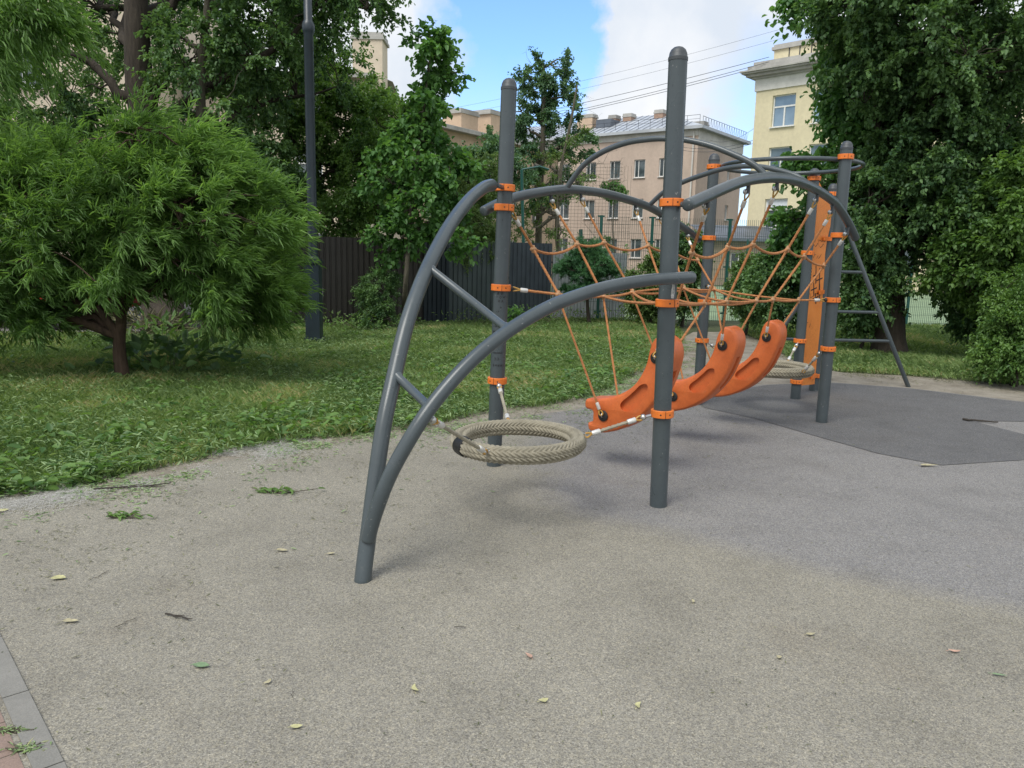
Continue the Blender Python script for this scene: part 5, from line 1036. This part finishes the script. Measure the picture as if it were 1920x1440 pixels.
# clippings that spilled over the rubber surface, thinning out towards the frame
def spilled(n, line, reach, label, name, mat, L, Wd, seed, tb_=(.1, .9), inward=.1):
    P = np.array(resample([(a, b, 0) for a, b in line], .02))[:, :2]; i = rng.integers(0, len(P), n); t_ = rng.exponential(reach, n); dirn = unit([.35, -1.]); x = P[i, 0]+dirn[0]*(t_-inward)+rng.normal(size=n)*.15; y = P[i, 1]+dirn[1]*(t_-inward)+rng.normal(size=n)*.12
    cl_ = vnoise(x, y, .22, seed); k = rng.uniform(0, 1, n) < np.clip(cl_*cl_*2.4-.25, .02, 1); x, y = x[k], y[k]; m = len(x)
    D = rdir(rng, m)*np.array([1, 1, .12]); Nn = rdir(rng, m)*.35+Zv; V, F = leaves(np.column_stack([x, y, rng.uniform(.003, .012, m)]), D, Nn, L, Wd, rng, .12, .1); V[:, 2] = np.maximum(V[:, 2], .0015)
    tag(fast_mesh(name, V, F, M[mat], None, np.repeat(rng.uniform(*tb_, m), 6)), label, 'litter', kind='stuff')
spilled(22000, edge_w[2:], .26, 'green clippings spilled from the lawn onto the rubber surface', 'spilled_clippings', 'clip', .040, .010, 241)
spilled(15000, edge_w[2:], .80, 'dry bits and stalks scattered over the rubber surface near the lawn', 'ground_litter', 'litter', .030, .005, 243)
spilled(9000, [tuple(p) for p in edgeR], .35, 'dry bits scattered on the sandy strip by the right lawn', 'ground_litter', 'litter', .035, .009, 245, (.2, 1.))
spilled(90000, edge_w[0:7], .05, 'white poplar fluff gathered along the lawn edge', 'poplar_fluff', 'fluff', .020, .0016, 247, (0, 1), -.02)
# sparse grit over the play surface
n = 2600; x = rng.uniform(-3.2, 7, n); y = rng.uniform(1.4, 8.6, n); k = rng.uniform(0, 1, n) < np.clip((3.2/np.hypot(x, y))**1.2, 0, 1); x, y = x[k], y[k]; m = len(x)
V, F = leaves(np.column_stack([x, y, np.full(m, .0065)]), rdir(rng, m)*np.array([1, 1, .1]), rdir(rng, m)*.25+Zv, .012, .005, rng, .3, .1); V[:, 2] = np.maximum(V[:, 2], .0055)
tag(fast_mesh('ground_litter', V, F, M['litter'], None, np.repeat(rng.uniform(0, 1, m)**2, 6)), 'tiny dry flecks and seeds strewn over the open play surface', 'litter', kind='stuff')
# single fallen leaves and twigs that one can point to
def fallen(px, py, L, Wd, ang, mat, label, curl=.16):
    L *= .88; Wd *= .9; g0 = G(px, py); a = math.radians(ang); d = np.array([math.cos(a), math.sin(a), 0]); s = np.array([-d[1], d[0], 0]); mb = MB(); n = 9; t_ = np.linspace(0, 1, n)
    rg = random.Random(int(px*7+py)); wdt = Wd/2*np.sin(np.pi*np.clip(t_*.96+.03, 0, 1)**rg.uniform(.65, 1.2))**.85*np.array([rg.uniform(.78, 1.1) for _ in t_]); bd = rg.uniform(-.22, .22)*L; z_ = .007+L*curl*(t_-.5)**2*2; V = []
    for i in range(n): c = g0+d*(t_[i]-.5)*L+s*bd*(t_[i]-.5)**2*4; V += [c+s*wdt[i]+Zv*(z_[i]+wdt[i]*.35), c+Zv*z_[i], c-s*wdt[i]+Zv*(z_[i]+wdt[i]*.2)]
    mb.add(V, [(3*i+j, 3*i+j+1, 3*i+4+j, 3*i+3+j) for i in range(n-1) for j in (0, 1)]); mb.tube([g0-d*L*.5+Zv*.008, g0-d*L*.72+s*L*.05+Zv*.006], .0009, 5)
    tag(mb.build('fallen_leaf', M[mat]), label, 'leaf', 'fallen leaves on the play surface')
for a in [(1020, 1317, .042, .024, 20, 'yleaf', 'small yellow leaf, lower middle of the open surface, left of its neighbour'), (1195, 1325, .045, .022, 70, 'yleaf', 'yellow leaf standing a little on edge, right of the other lower middle one'), (556, 1366, .045, .026, 10, 'yleaf', 'pale yellow leaf nearest the camera, left of the middle'),
          (776, 1294, .055, .020, 110, 'yleaf', 'twisted yellow green leaf below the base of the arch'), (378, 1251, .075, .036, -5, 'gleaf', 'large grey green oval leaf on the left part of the surface'), (503, 1282, .04, .02, 60, 'bleaf', 'curled buff leaf right of the large grey green leaf'),
          (112, 1086, .075, .045, 10, 'yleaf', 'yellow green leaf near the left border'), (135, 1167, .07, .03, 5, 'bleaf', 'pale buff leaf below the yellow green one at the left'), (992, 1232, .05, .024, 120, 'pleaf', 'pinkish dry leaf in the open middle'), (1520, 1192, .05, .02, 15, 'bleaf', 'buff leaf on the right half of the open surface'),
          (1790, 1224, .055, .02, -5, 'pleaf', 'pinkish buff leaf near the right border'), (1300, 1130, .04, .016, 80, 'bleaf', 'small buff leaf in front of the nearest tall post'), (1873, 1268, .06, .014, -15, 'gleaf', 'narrow grey leaf at the right border'), (5, 960, .07, .05, 30, 'yleaf', 'yellow leaf at the left border by the lawn edge'),
          (1460, 1235, .03, .02, 40, 'bleaf', 'small crumpled buff leaf right of the middle'), (530, 1034, .07, .03, -10, 'bleaf', 'curled buff leaf left of the arch base'), (620, 1040, .05, .02, 20, 'bleaf', 'dark rimmed dry leaf just left of the arch base'), (1738, 874, .16, .05, 5, 'bleaf', 'long pale leaf on the edge of the dark patch')]: fallen(*a)
def twig(px, py, L, ang, r_, label, seed, cat='twig'):
    rg = np.random.default_rng(seed); g0 = G(px, py); a = math.radians(ang); d = np.array([math.cos(a), math.sin(a), 0]); s = np.array([-d[1], d[0], 0]); n = 8
    P = [g0+d*L*(i/(n-1)-.5)+s*rg.normal()*L*.03+Zv*(r_+.006) for i in range(n)]; mb = MB(); mb.tube(P, np.linspace(r_, r_*.5, n), 6)
    for k in (2, 4): mb.tube([P[k], P[k]+d*L*.35+s*L*.10*(1 if k == 2 else -1)], [r_*.7, r_*.3], 5)
    tag(mb.build('twig', M['grit']), label, cat, 'twigs on the play surface')
twig(335, 1160, .14, -18, .0042, 'dark forked twig on the left part of the surface', 1); twig(236, 1170, .10, 60, .0012, 'thin bent twig left of the forked twig', 2); twig(1838, 792, .30, -20, .012, 'dark stick at the tip of the pale wedge in the dark patch', 3)
twig(548, 1303, .05, 105, .001, 'hair thin stalk below the curled buff leaf', 4); twig(863, 1178, .05, 0, .0016, 'short dark twig in the middle of the surface', 5); twig(190, 1080, .12, 75, .0012, 'thin y shaped stalk right of the yellow green leaf', 6); twig(250, 915, .45, 20, .006, 'long pale green stalk by the left lawn edge', 7)
# bunches of torn leaves lying out on the surface
for i, (x, y, lab) in enumerate([(228, 971, 'small dark green tuft of torn leaves out on the left surface'), (512, 924, 'longer green bunch of torn leaves on the surface left of the arch')]):
    weed('leaf_bunch', G(x, y), lab, 'lmid', 34+10*i, .05, .015, .03, .034+.012*i, 110+i, 'leaf bunch', True)

# cars behind the willow ---------------------------------------------------
def car(c, ang, mat, label):
    root = thing('parked_car', c, label, 'car'); a = math.radians(ang); d = np.array([math.cos(a), math.sin(a), 0]); s = np.array([-d[1], d[0], 0]); P = lambda x, y, z_: c+d*x+s*y+Zv*z_
    prof = [(-2.1, .35), (-2.12, .75), (-2.0, .95), (-1.3, 1.02), (-1.25, 1.04), (1.1, .98), (1.95, .82), (2.12, .62), (2.12, .35)]
    mb = MB(); n = len(prof)
    for q, sc_ in ((-.86, .97), (-.82, 1), (.82, 1), (.86, .97)): mb.add([P(x*sc_, q, .3+(z_-.3)*sc_) for x, z_ in prof], [])
    for j in range(3):
        for i in range(n): mb.f.append((j*n+i, j*n+(i+1) % n, (j+1)*n+(i+1) % n, (j+1)*n+i)); mb.mi.append(0)
    mb.f += [tuple(range(n)), tuple(range(4*n-1, 3*n-1, -1))]; mb.mi += [0, 0]; body = mb.build('body', M[mat], root, 30)
    cab = [(-1.75, 1.0), (-1.2, 1.42), (-.2, 1.48), (.45, 1.40), (1.15, .99)]
    mb = MB(); k = len(cab)
    for q, ins in ((-1, 0), (1, 0)): mb.add([P(x, q*(.80-.16*(z_-1)*2), z_) for x, z_ in cab], [])
    for i in range(k): mb.f.append((i, (i+1) % k, k+(i+1) % k, k+i)); mb.mi.append(0)
    mb.f += [tuple(range(k)), tuple(range(2*k-1, k-1, -1))]; mb.mi += [0, 0]; mb.build('cabin_glass', M['glass'], root, 20)
    mb = MB(); mb.add([P(x, y, z_+.012) for x, z_ in ((-1.2, 1.42), (-.2, 1.48), (.45, 1.40)) for y in (-.66, .66)], [(0, 1, 3, 2), (2, 3, 5, 4)])
    for y in (-1, 1):
        for x0, x1 in (((-1.75, 1.0), (-1.2, 1.42)), ((.45, 1.40), (1.15, .99)), ((-.35, 1.0), (-.35, 1.46))): mb.tube([P(x0[0], y*.80, x0[1]), P(x1[0], y*.67, x1[1])], .035, 5)
    mb.build('roof', M[mat], root, 0)
    for x in (-1.3, 1.35):
        for y in (-.80, .80): mb = MB(); mb.torus(P(x, y, .31), .23, .085, s, 20, 8); w_ = mb.build('wheel', M['tyre'], root); mb = MB(); mb.lathe(P(x, y, .31), [(.001, .03), (.06, .05), (.16, .04), (.18, .07)], 12, s*(1 if y > 0 else -1)); mb.build('rim', M['steel'], w_)
    for y in (-.6, .6): mb = MB(); mb.ball(P(2.05, y, .68), .12, 8, 0, (.5, 1, .6)); mb.build('headlight', M['white'], root)
g_ = G(55, 619); car(g_+np.array([-.9, .9, 0]), 2, 'carred', 'red parked car half hidden behind the willow at the left')
g_ = G(440, 612); car(g_+np.array([-.4, 1.6, 0]), 174, 'cargrey', 'silver parked car glimpsed through the willow near the lamp post')
